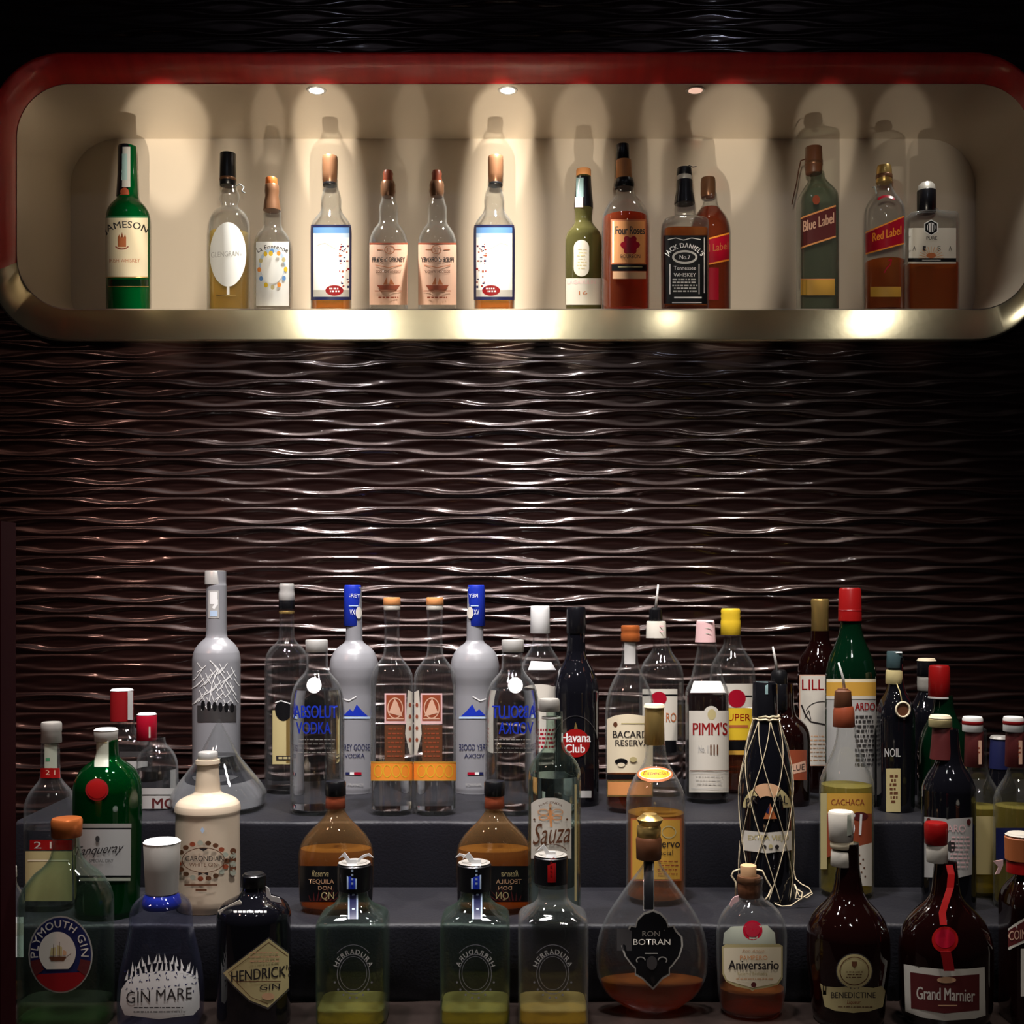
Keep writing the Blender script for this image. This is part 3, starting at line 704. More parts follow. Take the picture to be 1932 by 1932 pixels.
bottle('whiskey_bottle', 'tall empty square whiskey bottle with slanted maroon label and cord at its neck', None, ZN, 1542, 574,
 [(326, 13), (334, 14), (342, 17), (358, 27), (372, 34), (384, 35.5), (574, 35.5)], 'grey_green', Y=2.14, n=5, depth=.95,
 caps=[('cap', 'brown', [(278, 15.5), (300, 16), (306, 17), (328, 15)], 1535), ('cap_band', 'bronze_metal', [(306, 17), (313, 17)], 1535)],
 labels=[('label', [Po([(1506, 414), (1577, 389), (1577, 445), (1506, 469)], 'maroon'), Li([(1506, 413), (1577, 388)], 3, 'orange_tan'), Li([(1506, 469), (1577, 446)], 3, 'orange_tan'), T('Blue Label', 1515, 409, 1573, 429, 'pinktan', bold=.02, slope=-17)]),
  ('seal', [El(1540, 377, 7, 9, 'redbrown')]), ('lower_label', [Rr(1510, 526, 1575, 557, 'mustard'), Rr(1510, 526, 1575, 528, 'orange_tan')])],
 extra=lambda bt: add_tube(bt, 'cord', [px_l(bt, x, y, d) for x, y, d in ((1520, 300, .3), (1511, 303, .3), (1507, 320, .3), (1503, 345, .3), (1497, 372, .3), (1494, 386, .3))], .0012, 'brown'))
bottle('whiskey_bottle', 'round-shouldered whiskey bottle with slanted bright red label and gold cap', None, ZN, 1669, 574,
 [(344, 12), (352, 13), (362, 17), (374, 25), (386, 33), (400, 36.5), (450, 37.5), (574, 38)], 'clear', Y=2.14,
 liq=(495, 'deep_amber'), caps=[('cap', 'gold', [(313, 13), (322, 14), (345, 15)], 1668), ('cap_band', 'bronze_metal', [(330, 15.4), (338, 15.4)], 1668)],
 labels=[('neck_label', [Ri(1672, 384, 20, 16, 4.5, 'crimson', 30, 150)]), ('label', [Po([(1632, 441), (1706, 409), (1706, 458), (1633, 478)], 'crimson'), Li([(1632, 439), (1706, 408)], 2.5, 'orange'), Li([(1633, 479), (1706, 459)], 2.5, 'orange'), T('Red Label', 1646, 433, 1700, 449, 'orange', bold=.02, slope=-14)]),
  ('emblem', [Li([(1676, 492), (1682, 489), (1680, 499), (1673, 506), (1668, 515)], 2.5, 'crimson')]), ('lower_label', [Rr(1642, 541, 1700, 560, 'mustard')])],
 extra=lambda bt: add_tube(bt, 'tear_strip', [px_l(bt, x, y, d) for x, y, d in ((1654, 365, .5), (1650, 352, .6), (1646, 354, .6))], .0012, 'clear_plastic'))
bottle('rum_bottle', 'squat square amber bottle with white sunrise label, rightmost in the niche', None, ZN, 1757, 574,
 [(396, 13), (402, 14.5), (404, 30), (406, 44), (412, 47), (430, 47.5), (574, 47.5)], 'clear', Y=2.15, n=6, depth=.55,
 liq=(500, 'deep_amber'), caps=[('cap', 'dull_silver', [(345, 11), (350, 15), (361, 16.5)], 1748), ('neck_sleeve', 'black_foil', [(360, 17.5), (402, 17)], 1748)],
 labels=[('label', [Rr(1711, 430, 1804, 487, 'pale'), Po([(1757, 414), (1770, 421), (1770, 437), (1757, 445), (1744, 437), (1744, 421)], 'white'), Po([(1757, 416), (1768, 422), (1768, 436), (1757, 443), (1746, 436), (1746, 422)], 'black'),
   El(1757, 429, 8, 9, 'white'), Rr(1751, 423, 1753, 436, 'black'), Rr(1756, 421, 1758, 438, 'black'), Rr(1761, 423, 1763, 436, 'black'), T('PURE', 1748, 446, 1768, 452, 'ink', bold=.03)]+
   [T(c, x-3, 464, x+3, 473, 'ink') for c, x in (('A', 1725), ('I', 1744), ('S', 1772), ('A', 1793))]+
   [Li([(1757+9*math.cos(a), 487-9*math.sin(a)), (1757+24*math.cos(a), 487-22*math.sin(a))], 1.4, 'tan') for a in [math.pi*i/12 for i in range(13)]]+[El(1757, 482, 9, 5, 'rust'), Rr(1711, 487, 1804, 494, 'black'), Rr(1711, 494, 1804, 497, 'pale'), Rr(1740, 490, 1775, 491.5, 'grey_paper')])])

# ================================================================== TOP STEP
bottle('vodka_bottle', 'tall frosted vodka bottle with white branch pattern, tallest on the left of the top step', None, Z1, 408.5, 1503,
 [(1078, 18), (1103, 18), (1104, 18.5), (1190, 19), (1202, 20), (1208, 26), (1217, 35), (1230, 42), (1246, 44.5), (1503, 44)], 'frost', hollow=False,
 caps=[('cap', 'silver', [(1077, 19), (1103, 19.3)], 406)],
 labels=[('neck_label', [Rr(393, 1114, 413, 1166, 'grey_paper'), Rr(396, 1117, 410, 1140, 'white'), Po([(400, 1146), (411, 1130), (411, 1140), (404, 1150)], 'white'), Rr(396, 1152, 410, 1163, 'paleblue')]),
  ('branch_print', [Li([(x0+dx*0, y0), (x0+dx*.5, y0+dy*.6), (x0+dx, y0+dy)], 1.5, 'white') for x0, y0, dx, dy in
    [(372+(i*13) % 72, 1250+(i*29) % 76, (-1)**i*(10+(i*7) % 14), 12+(i*5) % 12) for i in range(46)]]+[Li([(396, 1246), (412, 1262), (430, 1290), (446, 1312)], 1.8, 'white'), Li([(394, 1330), (400, 1290), (412, 1262)], 1.8, 'white')]),
  ('clear_band', [Rr(372, 1331, 446, 1362, 'dark_silver')]+[El(383+i*11, 1331+(i*7) % 6, 4, 9, 'black') for i in range(6)])])
bottle('vodka_bottle', 'pyramid-shaped clear glass decanter behind the cream ceramic bottle', None, Z1, 413, 1541,
 [(1357, 1.5), (1385, 16), (1416, 32), (1424, 36), (1460, 62), (1486, 80), (1500, 86), (1515, 85), (1530, 76), (1541, 64)], 'clear', n=2.6, liq=(1424, 'water'))
bottle('vodka_bottle', 'clear vodka bottle with ribbed silver cap and black neck band behind the blue-lettered bottle', None, Z1, 541, 1500,
 [(1145, 13), (1190, 14), (1205, 15), (1213, 20), (1222, 30), (1235, 38), (1252, 41), (1500, 41)], 'clear', liq=(1254, 'water'),
 caps=[('cap', 'silver', [(1101, 13.5), (1108, 14.5), (1112, 13.5), (1120, 15), (1133, 15)], 541), ('neck_band', 'black', [(1132, 15), (1149, 15)], 541), ('neck_ring', 'gold', [(1152, 14.5), (1158, 14.5)], 541)],
 labels=[('label', [Rr(514, 1340, 551, 1442, 'khaki'), Rr(540, 1345, 551, 1440, 'gold'), El(535, 1340, 16, 20, 'black'), Li([(519, 1326), (530, 1322), (549, 1328)], 2, 'white'), Rr(521, 1426, 551, 1434, 'ink')]+smalltext(523, 1428, 550, 1, 5, 4, 'khaki', 5))])
for cx, s, lb in ((598.5, 1, 'short clear vodka bottle with blue lettering, left of the matching pair'), (966.5, -1, 'short clear vodka bottle with reversed blue lettering, right of the matching pair')):
    sh = [T('ABSOLUT', cx-45, 1331, cx+37, 1355, 'blue', bold=.03), T('VODKA', cx-40, 1362, cx+25, 1385, 'blue', bold=.02)]
    md = [El(cx-6, 1293, 14, 15, 'white'), Ri(cx-6, 1293, 12, 13, 1.5, 'silver')]
    tn = smalltext(cx-38, 1395, cx+34, 4, 8, 1.2, 'dull_silver', 2)
    if s < 0: sh = flip_shapes(sh, cx); md = flip_shapes(md, cx); tn = flip_shapes(tn, cx)
    bottle('vodka_bottle', lb, 'short clear vodka bottles with blue lettering', Z1, cx, 1541,
     [(1222, 19), (1262, 20.5), (1270, 25), (1279, 33), (1290, 41), (1305, 47), (1325, 50), (1350, 51), (1525, 51), (1541, 48)], 'clear', liq=(1300, 'water'),
     caps=[('cap', 'silver', [(1207, 21), (1230, 20.5)], cx-1*s)], labels=[('lettering', sh+tn), ('medallion', md)])
for cx, s, lb in ((668, 1, 'blue-capped frosted vodka bottle with round shoulder, left of the matching pair'), (896, -1, 'blue-capped frosted vodka bottle with round shoulder, right of the matching pair')):
    sh = [Po([(cx-20, 1350), (cx-8, 1338), (cx-2, 1343), (cx+5, 1329), (cx+16, 1342), (cx+27, 1352)], 'blue'), Rr(cx-25, 1352, cx+30, 1356, 'paleblue'), Li([(cx-22, 1318), (cx-10, 1322), (cx+4, 1314)], 2, 'white'),
      T('GREY GOOSE', cx-26, 1404, cx+30, 1416, 'navy'), T('VODKA', cx-18, 1422, cx+20, 1430, 'navy'), Rr(cx-16, 1457, cx-8, 1462, 'navy'), Rr(cx-8, 1457, cx, 1462, 'white'), Rr(cx, 1457, cx+14, 1462, 'crimson'), T('FRANCE', cx-12, 1478, cx+18, 1483, 'grey_paper')]
    fo = [T('GREY', cx-14, 1120, cx+12, 1127, 'white'), Rr(cx-10, 1142, cx+8, 1144, 'paleblue'), El(cx+9, 1156, 6, 11, 'pale'), T('VX', cx-8, 1150, cx+2, 1160, 'white')]
    if s < 0: sh = flip_shapes(sh, cx); fo = flip_shapes(fo, cx)
    bottle('vodka_bottle', lb, 'blue-capped frosted vodka bottles', Z1, cx, 1500,
     [(1108, 14), (1180, 15.5), (1208, 16), (1213, 19), (1219, 28), (1230, 38), (1245, 44), (1260, 46), (1275, 45), (1292, 42), (1310, 40.5), (1500, 40.5)], 'frost', hollow=False,
     caps=[('cap', 'blue', [(1104, 15.5), (1112, 16.5), (1181, 16.8)], cx-2.5*s)], labels=[('neck_label', fo, 'cap'), ('mountain_print', sh[:3]), ('lettering', sh[3:5]), ('flag_print', sh[5:])])
for cx, s, lb in ((739.5, 1, 'slim-necked clear vodka bottle with orange band, left of the touching pair'), (820.5, -1, 'slim-necked clear vodka bottle with orange band, right of the touching pair')):
    st = [Rr(cx-14, 1308, cx+27, 1366, 'pink'), Rr(cx-11, 1311, cx+24, 1360, 'redbrown'), Po([(cx-6, 1345), (cx+5, 1318), (cx+10, 1325), (cx+20, 1352)], 'pinktan'), Ri(cx+6, 1336, 15, 20, 2, 'pinktan'), Rr(cx-9, 1355, cx+22, 1357, 'pinktan')]
    sd = [Po([(cx+30, 1302), (cx+39, 1306), (cx+39, 1425), (cx+34, 1424), (cx+25, 1385)], 'pale')]+[El(cx+34, 1330+i*22, 2.5, 4, 'redbrown') for i in range(4)]
    bd = [Rr(cx-40, 1437, cx+40, 1473, 'orange')]+[Ri(cx-26+i*17, 1455, 8, 12, 1.4, 'yellow') for i in range(4)]+[Rr(cx-40, 1437, cx+40, 1439, 'mustard'), Rr(cx-40, 1471, cx+40, 1473, 'mustard')]
    dk = [Rr(cx-14, 1368, cx+24, 1436, 'brown')]+smalltext(cx-10, 1374, cx+20, 7, 8.5, 3, 'redbrown', 6)  # dark brown reflection between stamp and band, put in as colour
    if s < 0: st, sd, bd, dk = [flip_shapes(q, cx) for q in (st, sd, bd, dk)]
    bottle('vodka_bottle', lb, 'slim-necked vodka bottles with orange bands', Z1, cx, 1541,
     [(1146, 15.5), (1158, 15), (1180, 13.8), (1225, 14.5), (1238, 17), (1248, 24), (1260, 33), (1272, 38.5), (1290, 40), (1528, 40.3), (1541, 38)], 'clear', liq=(1452, 'water'), depth=.9,
     caps=[('cap', 'orange_tan', [(1127, 16), (1141, 16.5)]), ('cork_ring', 'pale', [(1140.5, 15.5), (1151, 15.8)])],
     labels=[('stamp_label', st), ('side_label', sd), ('band_label', bd), ('brown_reflection', dk)])
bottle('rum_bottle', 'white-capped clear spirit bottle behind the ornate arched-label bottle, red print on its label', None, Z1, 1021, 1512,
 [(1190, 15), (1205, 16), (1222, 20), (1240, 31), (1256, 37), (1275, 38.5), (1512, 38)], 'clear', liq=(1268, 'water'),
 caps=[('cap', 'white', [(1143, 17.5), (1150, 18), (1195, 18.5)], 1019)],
 labels=[('shoulder_glare', [Po([(1002, 1247), (1040, 1249), (1049, 1264), (996, 1264)], 'white')]), ('label', [Rr(986, 1300, 1050, 1420, 'pale'), El(1018, 1301, 32, 10, 'pale'), Po([(1003, 1338), (1010, 1328), (1017, 1338), (1010, 1348)], 'crimson'), Po([(1003, 1362), (1010, 1354), (1017, 1362), (1010, 1372)], 'crimson')]+smalltext(1000, 1375, 1045, 5, 8, 4, 'crimson', 12))])  # white shoulder patch is a highlight put into the colour
bottle('rum_bottle', 'black rum bottle with round red emblem on the top step', None, Z1, 1087, 1524,
 [(1150, 16), (1200, 17), (1228, 18), (1245, 22), (1265, 33), (1285, 40), (1305, 43), (1524, 43)], 'black_glass',
 caps=[('cap', 'black_foil', [(1145, 17), (1152, 18), (1195, 18.5)])],
 labels=[('emblem', [Ri(1086, 1402, 42, 52, 1.2, 'dark_silver', 10, 170), El(1086, 1402, 27, 27, 'red'), T('Havana', 1059, 1383, 1114, 1400, 'white', bold=.03), T('Club', 1066, 1404, 1103, 1420, 'white', bold=.03), Po([(1083, 1375), (1086, 1362), (1090, 1375)], 'gold')]), ('lower_label', [Rr(1092, 1492, 1116, 1505, 'grey_paper')])])
bottle('rum_bottle', 'amber rum bottle with copper cap and cream label lettered in black', None, Z1, 1188, 1537,
 [(1205, 14), (1235, 14.5), (1252, 16.5), (1268, 23), (1285, 32), (1305, 40), (1325, 44.5), (1350, 46), (1525, 46), (1537, 44)], 'clear', liq=(1462, 'rum'),
 caps=[('cap', 'copper', [(1180, 17.5), (1190, 18), (1193, 17), (1196, 18), (1210, 18)], 1189.5)],
 labels=[('tax_strip', [Rr(1178, 1211, 1199, 1253, 'grey_paper')]), ('label', [Po([(1145, 1357), (1160, 1350), (1185, 1347), (1212, 1350), (1232, 1357), (1232, 1458), (1145, 1458)], 'cream'), El(1161, 1367, 4, 5, 'brown'), Rr(1172, 1364, 1222, 1366, 'khaki'),
   T('BACARDI', 1156, 1379, 1226, 1392, 'ink', bold=.02), T('RESERVA', 1161, 1396, 1225, 1407, 'ink', bold=.01), El(1172, 1437, 12, 6, 'black'), El(1172, 1443, 7, 4, 'cream'), El(1195, 1433, 7, 5, 'khaki'), Rr(1145, 1461, 1232, 1470, 'black'), Rr(1145, 1472, 1232, 1503, 'gold'), Rr(1147, 1475, 1230, 1500, 'orange_tan')])])
bottle('rum_bottle', 'clear rum bottle with metal pour spout and red seal label, behind the copper-capped one', None, Z1, 1248, 1505,
 [(1203, 15), (1222, 16.5), (1236, 24), (1250, 34), (1265, 40), (1285, 42), (1505, 42)], 'clear', liq=(1420, 'water'),
 caps=[('pourer_stopper', 'black', [(1146, 8), (1150, 12), (1174, 13)], 1237), ('neck_label_sleeve', 'pale', [(1172, 18), (1204, 19)], 1238)],
 labels=[('neck_print', [Rr(1224, 1180, 1252, 1183, 'pink'), Rr(1224, 1190, 1252, 1192, 'pink')], 'neck_label_sleeve'),
  ('label', [Rr(1212, 1300, 1278, 1398, 'pale'), Rr(1212, 1310, 1278, 1313, 'black'), El(1243, 1318, 15, 13, 'crimson'), T('RO', 1257, 1345, 1276, 1362, 'rust'), Rr(1255, 1397, 1276, 1420, 'black')])],
 extra=pourer([(1237, 1150), (1239, 1130), (1242, 1103)]))
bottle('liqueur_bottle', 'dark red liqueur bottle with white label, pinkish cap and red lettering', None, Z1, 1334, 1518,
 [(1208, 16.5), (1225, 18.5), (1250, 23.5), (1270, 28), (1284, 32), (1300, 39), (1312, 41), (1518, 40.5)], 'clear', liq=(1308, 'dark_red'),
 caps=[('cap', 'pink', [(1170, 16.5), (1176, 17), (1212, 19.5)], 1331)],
 labels=[('neck_print', [Rr(1317, 1184, 1342, 1186, 'pale'), Rr(1317, 1194, 1342, 1196, 'pale'), Rr(1317, 1170.5, 1346, 1174, 'white')], 'cap'), ('shoulder_glare', [Po([(1309, 1285), (1360, 1285), (1369, 1307), (1302, 1307)], 'white')]),  # white shoulder shape stands for glare off the liquid surface
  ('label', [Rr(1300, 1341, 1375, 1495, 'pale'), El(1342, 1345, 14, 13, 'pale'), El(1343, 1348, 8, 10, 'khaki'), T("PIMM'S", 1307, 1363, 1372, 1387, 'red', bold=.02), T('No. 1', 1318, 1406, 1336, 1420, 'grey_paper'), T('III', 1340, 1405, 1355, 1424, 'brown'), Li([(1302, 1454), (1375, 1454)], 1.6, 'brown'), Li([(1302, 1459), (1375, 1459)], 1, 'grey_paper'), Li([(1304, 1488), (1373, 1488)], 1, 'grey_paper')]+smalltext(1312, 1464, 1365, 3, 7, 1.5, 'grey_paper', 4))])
bottle('rum_bottle', 'yellow-capped bottle with red seal and yellow label behind the dark red liqueur', None, Z1, 1382, 1499,
 [(1196, 15), (1215, 17), (1230, 25), (1245, 35), (1262, 41), (1285, 42.5), (1499, 42)], 'clear', liq=(1400, 'rum'),
 caps=[('cap', 'yellow', [(1148, 17), (1153, 18.5), (1158, 17.5), (1163, 18.5), (1168, 17.5), (1172, 18.5), (1198, 18.5)], 1378.5)],
 labels=[('label', [Rr(1345, 1290, 1420, 1335, 'pale'), Rr(1345, 1312, 1420, 1315, 'black'), El(1390, 1318, 17, 17, 'crimson'), Rr(1345, 1336, 1420, 1396, 'yellow'), T('SUPER', 1364, 1347, 1416, 1360, 'red'), Rr(1374, 1368, 1412, 1373, 'rust'), Rr(1345, 1398, 1420, 1415, 'black'), Rr(1345, 1416, 1420, 1424, 'mustard')])])
bottle('liqueur_bottle', 'black bottle with pour spout, red neck patch and brown label, behind the netted bottle', None, Z1, 1483, 1524,
 [(1290, 13), (1335, 15), (1350, 19), (1358, 28), (1368, 37), (1382, 43), (1400, 44.5), (1524, 44)], 'brown_glass',
 caps=[('pourer_stopper', 'black', [(1264, 12), (1270, 15), (1292, 16)], 1470), ('neck_sleeve', 'black_foil', [(1290, 17), (1338, 18)], 1472)],
 labels=[('neck_label', [Po([(1462, 1296), (1480, 1296), (1474, 1336), (1462, 1330)], 'red')], 'neck_sleeve'), ('label', [Rr(1478, 1415, 1522, 1472, 'redbrown'), Po([(1484, 1445), (1520, 1435), (1521, 1455), (1486, 1463)], 'pinktan'), T('BLUE', 1488, 1443, 1518, 1454, 'ink', slope=-4)])],
 extra=pourer([(1466, 1268), (1463, 1245), (1458, 1220)]))
bottle('wine_bottle', 'dark aperitif wine bottle with gold capsule and cream label lettered in red', None, Z1, 1547, 1497,
 [(1190, 16), (1208, 18), (1222, 24), (1236, 33), (1252, 39), (1270, 41), (1497, 41)], 'brown_glass', Y=1.925,
 caps=[('capsule', 'gold', [(1130, 16), (1134, 17), (1150, 15.5), (1196, 16)])],
 labels=[('label', [Rr(1508, 1273, 1586, 1445, 'pinktan'), Rr(1510, 1275, 1584, 1443, 'pale'), T('LILLET', 1513, 1282, 1582, 1302, 'red', bold=.01), Ri(1552, 1345, 32, 22, 1.4, 'ink', 10, 170), Li([(1512, 1330), (1520, 1350), (1530, 1362), (1560, 1368)], 3, 'ink'), Li([(1518, 1356), (1526, 1340), (1530, 1358)], 1.5, 'ink')]+smalltext(1522, 1388, 1578, 7, 7.5, 2, 'tan', 9))])
bottle('vermouth_bottle', 'tall red-capped green bottle with brown and grey label behind the cachaca bottle', None, Z1, 1605, 1526,
 [(1170, 18), (1185, 20), (1205, 25), (1225, 33), (1250, 42), (1275, 46.5), (1526, 47)], 'green_neck',
 caps=[('capsule', 'red', [(1109, 19), (1113, 20.5), (1172, 21.5)], 1603.5), ('capsule_rim', 'dim_red', [(1150, 21.8), (1152, 21.8)], 1603.5)],
 labels=[('label', [Rr(1558, 1283, 1653, 1500, 'grey_paper'), Rr(1558, 1281, 1653, 1287, 'cream'), Rr(1558, 1287, 1653, 1313, 'mustard'), Rr(1558, 1313, 1653, 1319, 'pale'), T('ARDO', 1613, 1326, 1651, 1340, 'red', bold=.03)]+smalltext(1612, 1350, 1650, 11, 9, 4, 'dark_silver', 11))])
bottle('wine_bottle', 'black bottle with hanging round paper tag to the right of the red-capped green bottle', None, Z1, 1690, 1535,
 [(1240, 13), (1290, 15), (1305, 19), (1320, 27), (1338, 33), (1355, 35), (1535, 34)], 'black_glass',
 caps=[('cap', 'darkteal', [(1229, 14), (1260, 14.5)], 1687.5), ('neck_ring', 'khaki', [(1264, 15.5), (1276, 16), (1290, 16)], 1687.5)],
 labels=[('cap_top', [Rr(1674, 1229.5, 1702, 1232, 'white')], 'cap'), ('label', [T('NOIL', 1669, 1412, 1699, 1428, 'etch_white')]), ('lower_label', [Rr(1672, 1450, 1699, 1532, 'khaki')]+smalltext(1678, 1462, 1694, 7, 8, 5, 'brown', 13))],  # white strip on the cap: overhead light put into the colour
 extra=lambda bt: (add_tube(bt, 'hang_tag', [px_l(bt, 1703.5+13*math.cos(a), 1339+14*math.sin(a), 1.05) for a in [i*math.pi/10 for i in range(20)]], .0016, 'cream', 6, True),
   disc(bt, 'tag_face', 1703.5, 1339, 11.5, 12.5, 1.04, 'brown'), add_tube(bt, 'tag_string', [px_l(bt, x, y, d) for x, y, d in ((1692, 1290, .5), (1698, 1305, .8), (1702, 1325, 1.05))], .0008, 'khaki')))
bottle('liqueur_bottle', 'dark bottle with pale flat cap behind the green bottle with a short red capsule', None, Z1, 1748, 1503,
 [(1250, 13), (1300, 14), (1320, 22), (1340, 34), (1360, 38), (1503, 38)], 'black_glass',
 caps=[('cap', 'black_foil', [(1246, 17), (1275, 18)]), ('cap_top', 'cream', [(1242, 15.5), (1247, 18)]), ('neck_ring', 'dull_silver', [(1276, 17), (1284, 17), (1293, 17), (1303, 16.5)])])
bottle('vermouth_bottle', 'green bottle with short red capsule and white rim, behind the cork-capped dark bottle', None, Z1, 1780, 1535,
 [(1312, 17), (1335, 19), (1352, 24), (1375, 36), (1400, 44), (1425, 47), (1535, 47)], 'green_neck',
 caps=[('capsule', 'red', [(1255, 17.5), (1259, 19), (1314, 20)], 1772), ('capsule_rim', 'grey_paper', [(1313, 20.3), (1318, 20.5)], 1772)],
 labels=[('round_label', [El(1812, 1455, 13, 15, 'khaki')])])
bottle('gin_bottle', 'clear gin bottle with tall dark red capsule, behind the green bottle at left', None, Z1, 238, 1508,
 [(1355, 15), (1372, 16), (1380, 22), (1392, 33), (1405, 41), (1420, 45), (1508, 45)], 'clear', n=4, depth=.8, liq=(1425, 'water'),
 caps=[('capsule', 'dim_red', [(1301, 20.5), (1305, 21), (1360, 21.5)], 230), ('capsule_top_glare', 'white', [(1299.5, 19.5), (1303, 21.6)], 230)],  # white capsule top stands for strong light from above
 labels=[('tax_strip', [Rr(241, 1304, 251, 1358, 'grey_paper')], 'capsule'), ('label', [Rr(200, 1436, 279, 1497, 'grey_paper'), Rr(226, 1418, 266, 1428, 'dark_silver')])])
bottle('vodka_bottle', 'clear vodka bottle with bright red cap and grey-white label, left end of top step', None, Z1, 296, 1530,
 [(1392, 15), (1403, 17), (1412, 25), (1424, 33), (1440, 38), (1460, 39.5), (1530, 39)], 'clear', liq=(1450, 'water'),
 caps=[('cap', 'crimson', [(1347, 17.5), (1351, 18.5), (1396, 19)], 277), ('cap_top', 'white', [(1345, 16.5), (1348.5, 18.3)], 277)],  # white disc on the red cap is blown overhead light as colour
 labels=[('tax_strip', [Rr(268, 1371, 284, 1392, 'pale')], 'cap'), ('label', [Rr(262, 1487, 334, 1526, 'grey_paper'), Rr(262, 1499, 334, 1501, 'dark_silver'), T('MO', 287, 1506, 332, 1525, 'maroon', bold=.05)])])
# ================================================================== MIDDLE STEP
bottle('gin_bottle', 'clear gin bottle with silver screw cap and two red numbered bands, far left', None, Z2, 95, 1722,
 [(1395, 16), (1448, 17.5), (1468, 19), (1478, 25), (1490, 34), (1505, 41), (1520, 44.5), (1722, 45)], 'clear', n=3, depth=.85, liq=(1560, 'water'),
 caps=[('cap', 'dull_silver', [(1362, 18), (1366, 18.8), (1378, 18.8), (1381, 18), (1401, 18.8)], 97)],
 labels=[('tax_strip', [Rr(84, 1402, 108, 1449, 'greygreen'), Rr(86, 1430, 94, 1436, 'green_print')]), ('neck_band', [Rr(76, 1449, 116, 1468, 'red'), T('2 1', 86, 1453, 104, 1462, 'pinktan', bold=.02)]),
  ('label', [Rr(56, 1585, 136, 1604, 'red'), T('2 1', 64, 1588, 97, 1601, 'pale', bold=.01), Rr(48, 1606, 136, 1700, 'khaki'), Rr(52, 1622, 130, 1625, 'cream')])])
bottle('gin_bottle', 'large green gin bottle with red wax seal and grey label, broad shoulders', None, Z2, 203, 1741,
 [(1395, 19), (1425, 20.5), (1432, 25), (1440, 36), (1452, 49), (1468, 58), (1485, 62), (1510, 62.5), (1741, 58)], 'green_glass', liq=(1452, 'greenish'),
 caps=[('cap', 'dull_silver', [(1376, 21), (1380, 22), (1398, 21)], 200), ('cap_top', 'white', [(1374, 20), (1378, 22.3)], 200)],  # the cap's white top is overhead light put into colour
 labels=[('tax_strip', [Rr(178, 1397, 205, 1447, 'greygreen'), Rr(182, 1400, 202, 1402, 'khaki')]), ('wax_seal', [El(183, 1490, 22, 21, 'dim_red'), El(183, 1490, 18, 17, 'red')]),
  ('label', [Rr(143, 1554, 248, 1562, 'dull_silver'), Rr(143, 1562, 248, 1565, 'black'), Rr(143, 1565, 247, 1652, 'grey_paper'), Rr(143, 1652, 247, 1655, 'black'), Rr(150, 1656, 246, 1662, 'greygreen'), T('Tanqueray', 142, 1594, 234, 1616, 'ink', shear=.5, bold=.0, slope=-8), T('SPECIAL DRY', 168, 1621, 214, 1627, 'dark_silver'), El(184, 1583, 4, 6, 'dark_silver')])])
bottle('gin_bottle', 'cream ceramic gin bottle with brown garland print and silver cap', None, Z2, 392, 1729,
 [(1433, 22), (1440, 23), (1442, 20), (1470, 22), (1492, 24), (1497, 28), (1502, 40), (1508, 52), (1516, 59), (1528, 61), (1536, 59), (1690, 60), (1729, 57)], 'ceramic',
 bodyname='ceramic_body', caps=[('cap', 'silver', [(1418, 17.5), (1421, 18.3), (1434, 18.3)], 392)],
 labels=[('print', [El(382+46*math.cos(i*.33), 1624+34*math.sin(i*.33), 5.5, 4.5, ['brown', 'redbrown', 'greygreen', 'bronze_metal'][i % 4]) for i in range(19)]+[El(440, 1606+i*8, 6, 6, ['brown', 'greygreen'][i % 2]) for i in range(6)]+
   [Ri(384, 1623, 41, 24, 1.5, 'brown'), T('CARONDIAN', 350, 1615, 422, 1625, 'ink'), T('WHITE GIN', 357, 1628, 410, 1635, 'brown'), Po([(373, 1600), (394, 1600), (384, 1606)], 'ink'), Po([(374, 1645), (393, 1652), (393, 1645), (374, 1652)], 'ink'),
    Rr(348, 1668, 410, 1671, 'brown'), Rr(369, 1677, 390, 1681, 'brown'), Po([(382, 1560), (386, 1566), (382, 1573), (378, 1566)], 'paleblue')])])
for cx, s, lb in ((634, 1, 'round-shouldered amber tequila bottle with black label, left of the matching pair'), (932, -1, 'round-shouldered amber tequila bottle with black label, right of the matching pair')):
    sh = [Rr(cx-69, 1634, cx+69, 1702, 'black')]+[Po([(cx-50+i*6, 1700), (cx-46+i*6, 1700), (cx-40+i*7+(i-4)*3, 1668+abs(i-4)*5)], 'maroon') for i in range(9)]+\
      [T('Reserva', cx-46, 1642, cx-14, 1654, 'khaki', shear=.3), T('TEQUILA', cx-52, 1659, cx-4, 1669, 'tan'), T('DON', cx-34, 1672, cx-8, 1679, 'tan'), T('QN', cx-28, 1683, cx-4, 1699, 'khaki')]
    if s < 0: sh = flip_shapes(sh, cx)
    bottle('tequila_bottle', lb, 'round-shouldered amber tequila bottles', Z2, cx, 1729,
     [(1520, 16), (1530, 17.5), (1545, 27), (1565, 47), (1582, 61), (1600, 69), (1618, 71.5), (1640, 71), (1700, 68), (1729, 62)], 'amber_glass', liq=(1600, 'tequila'), depth=.62,
     caps=[('cap', 'black', [(1473, 18.5), (1477, 19.5), (1500, 19.5)], cx-1*s), ('neck_foil', 'redbrown', [(1499, 18), (1524, 19)], cx-1*s)], labels=[('label', sh)])
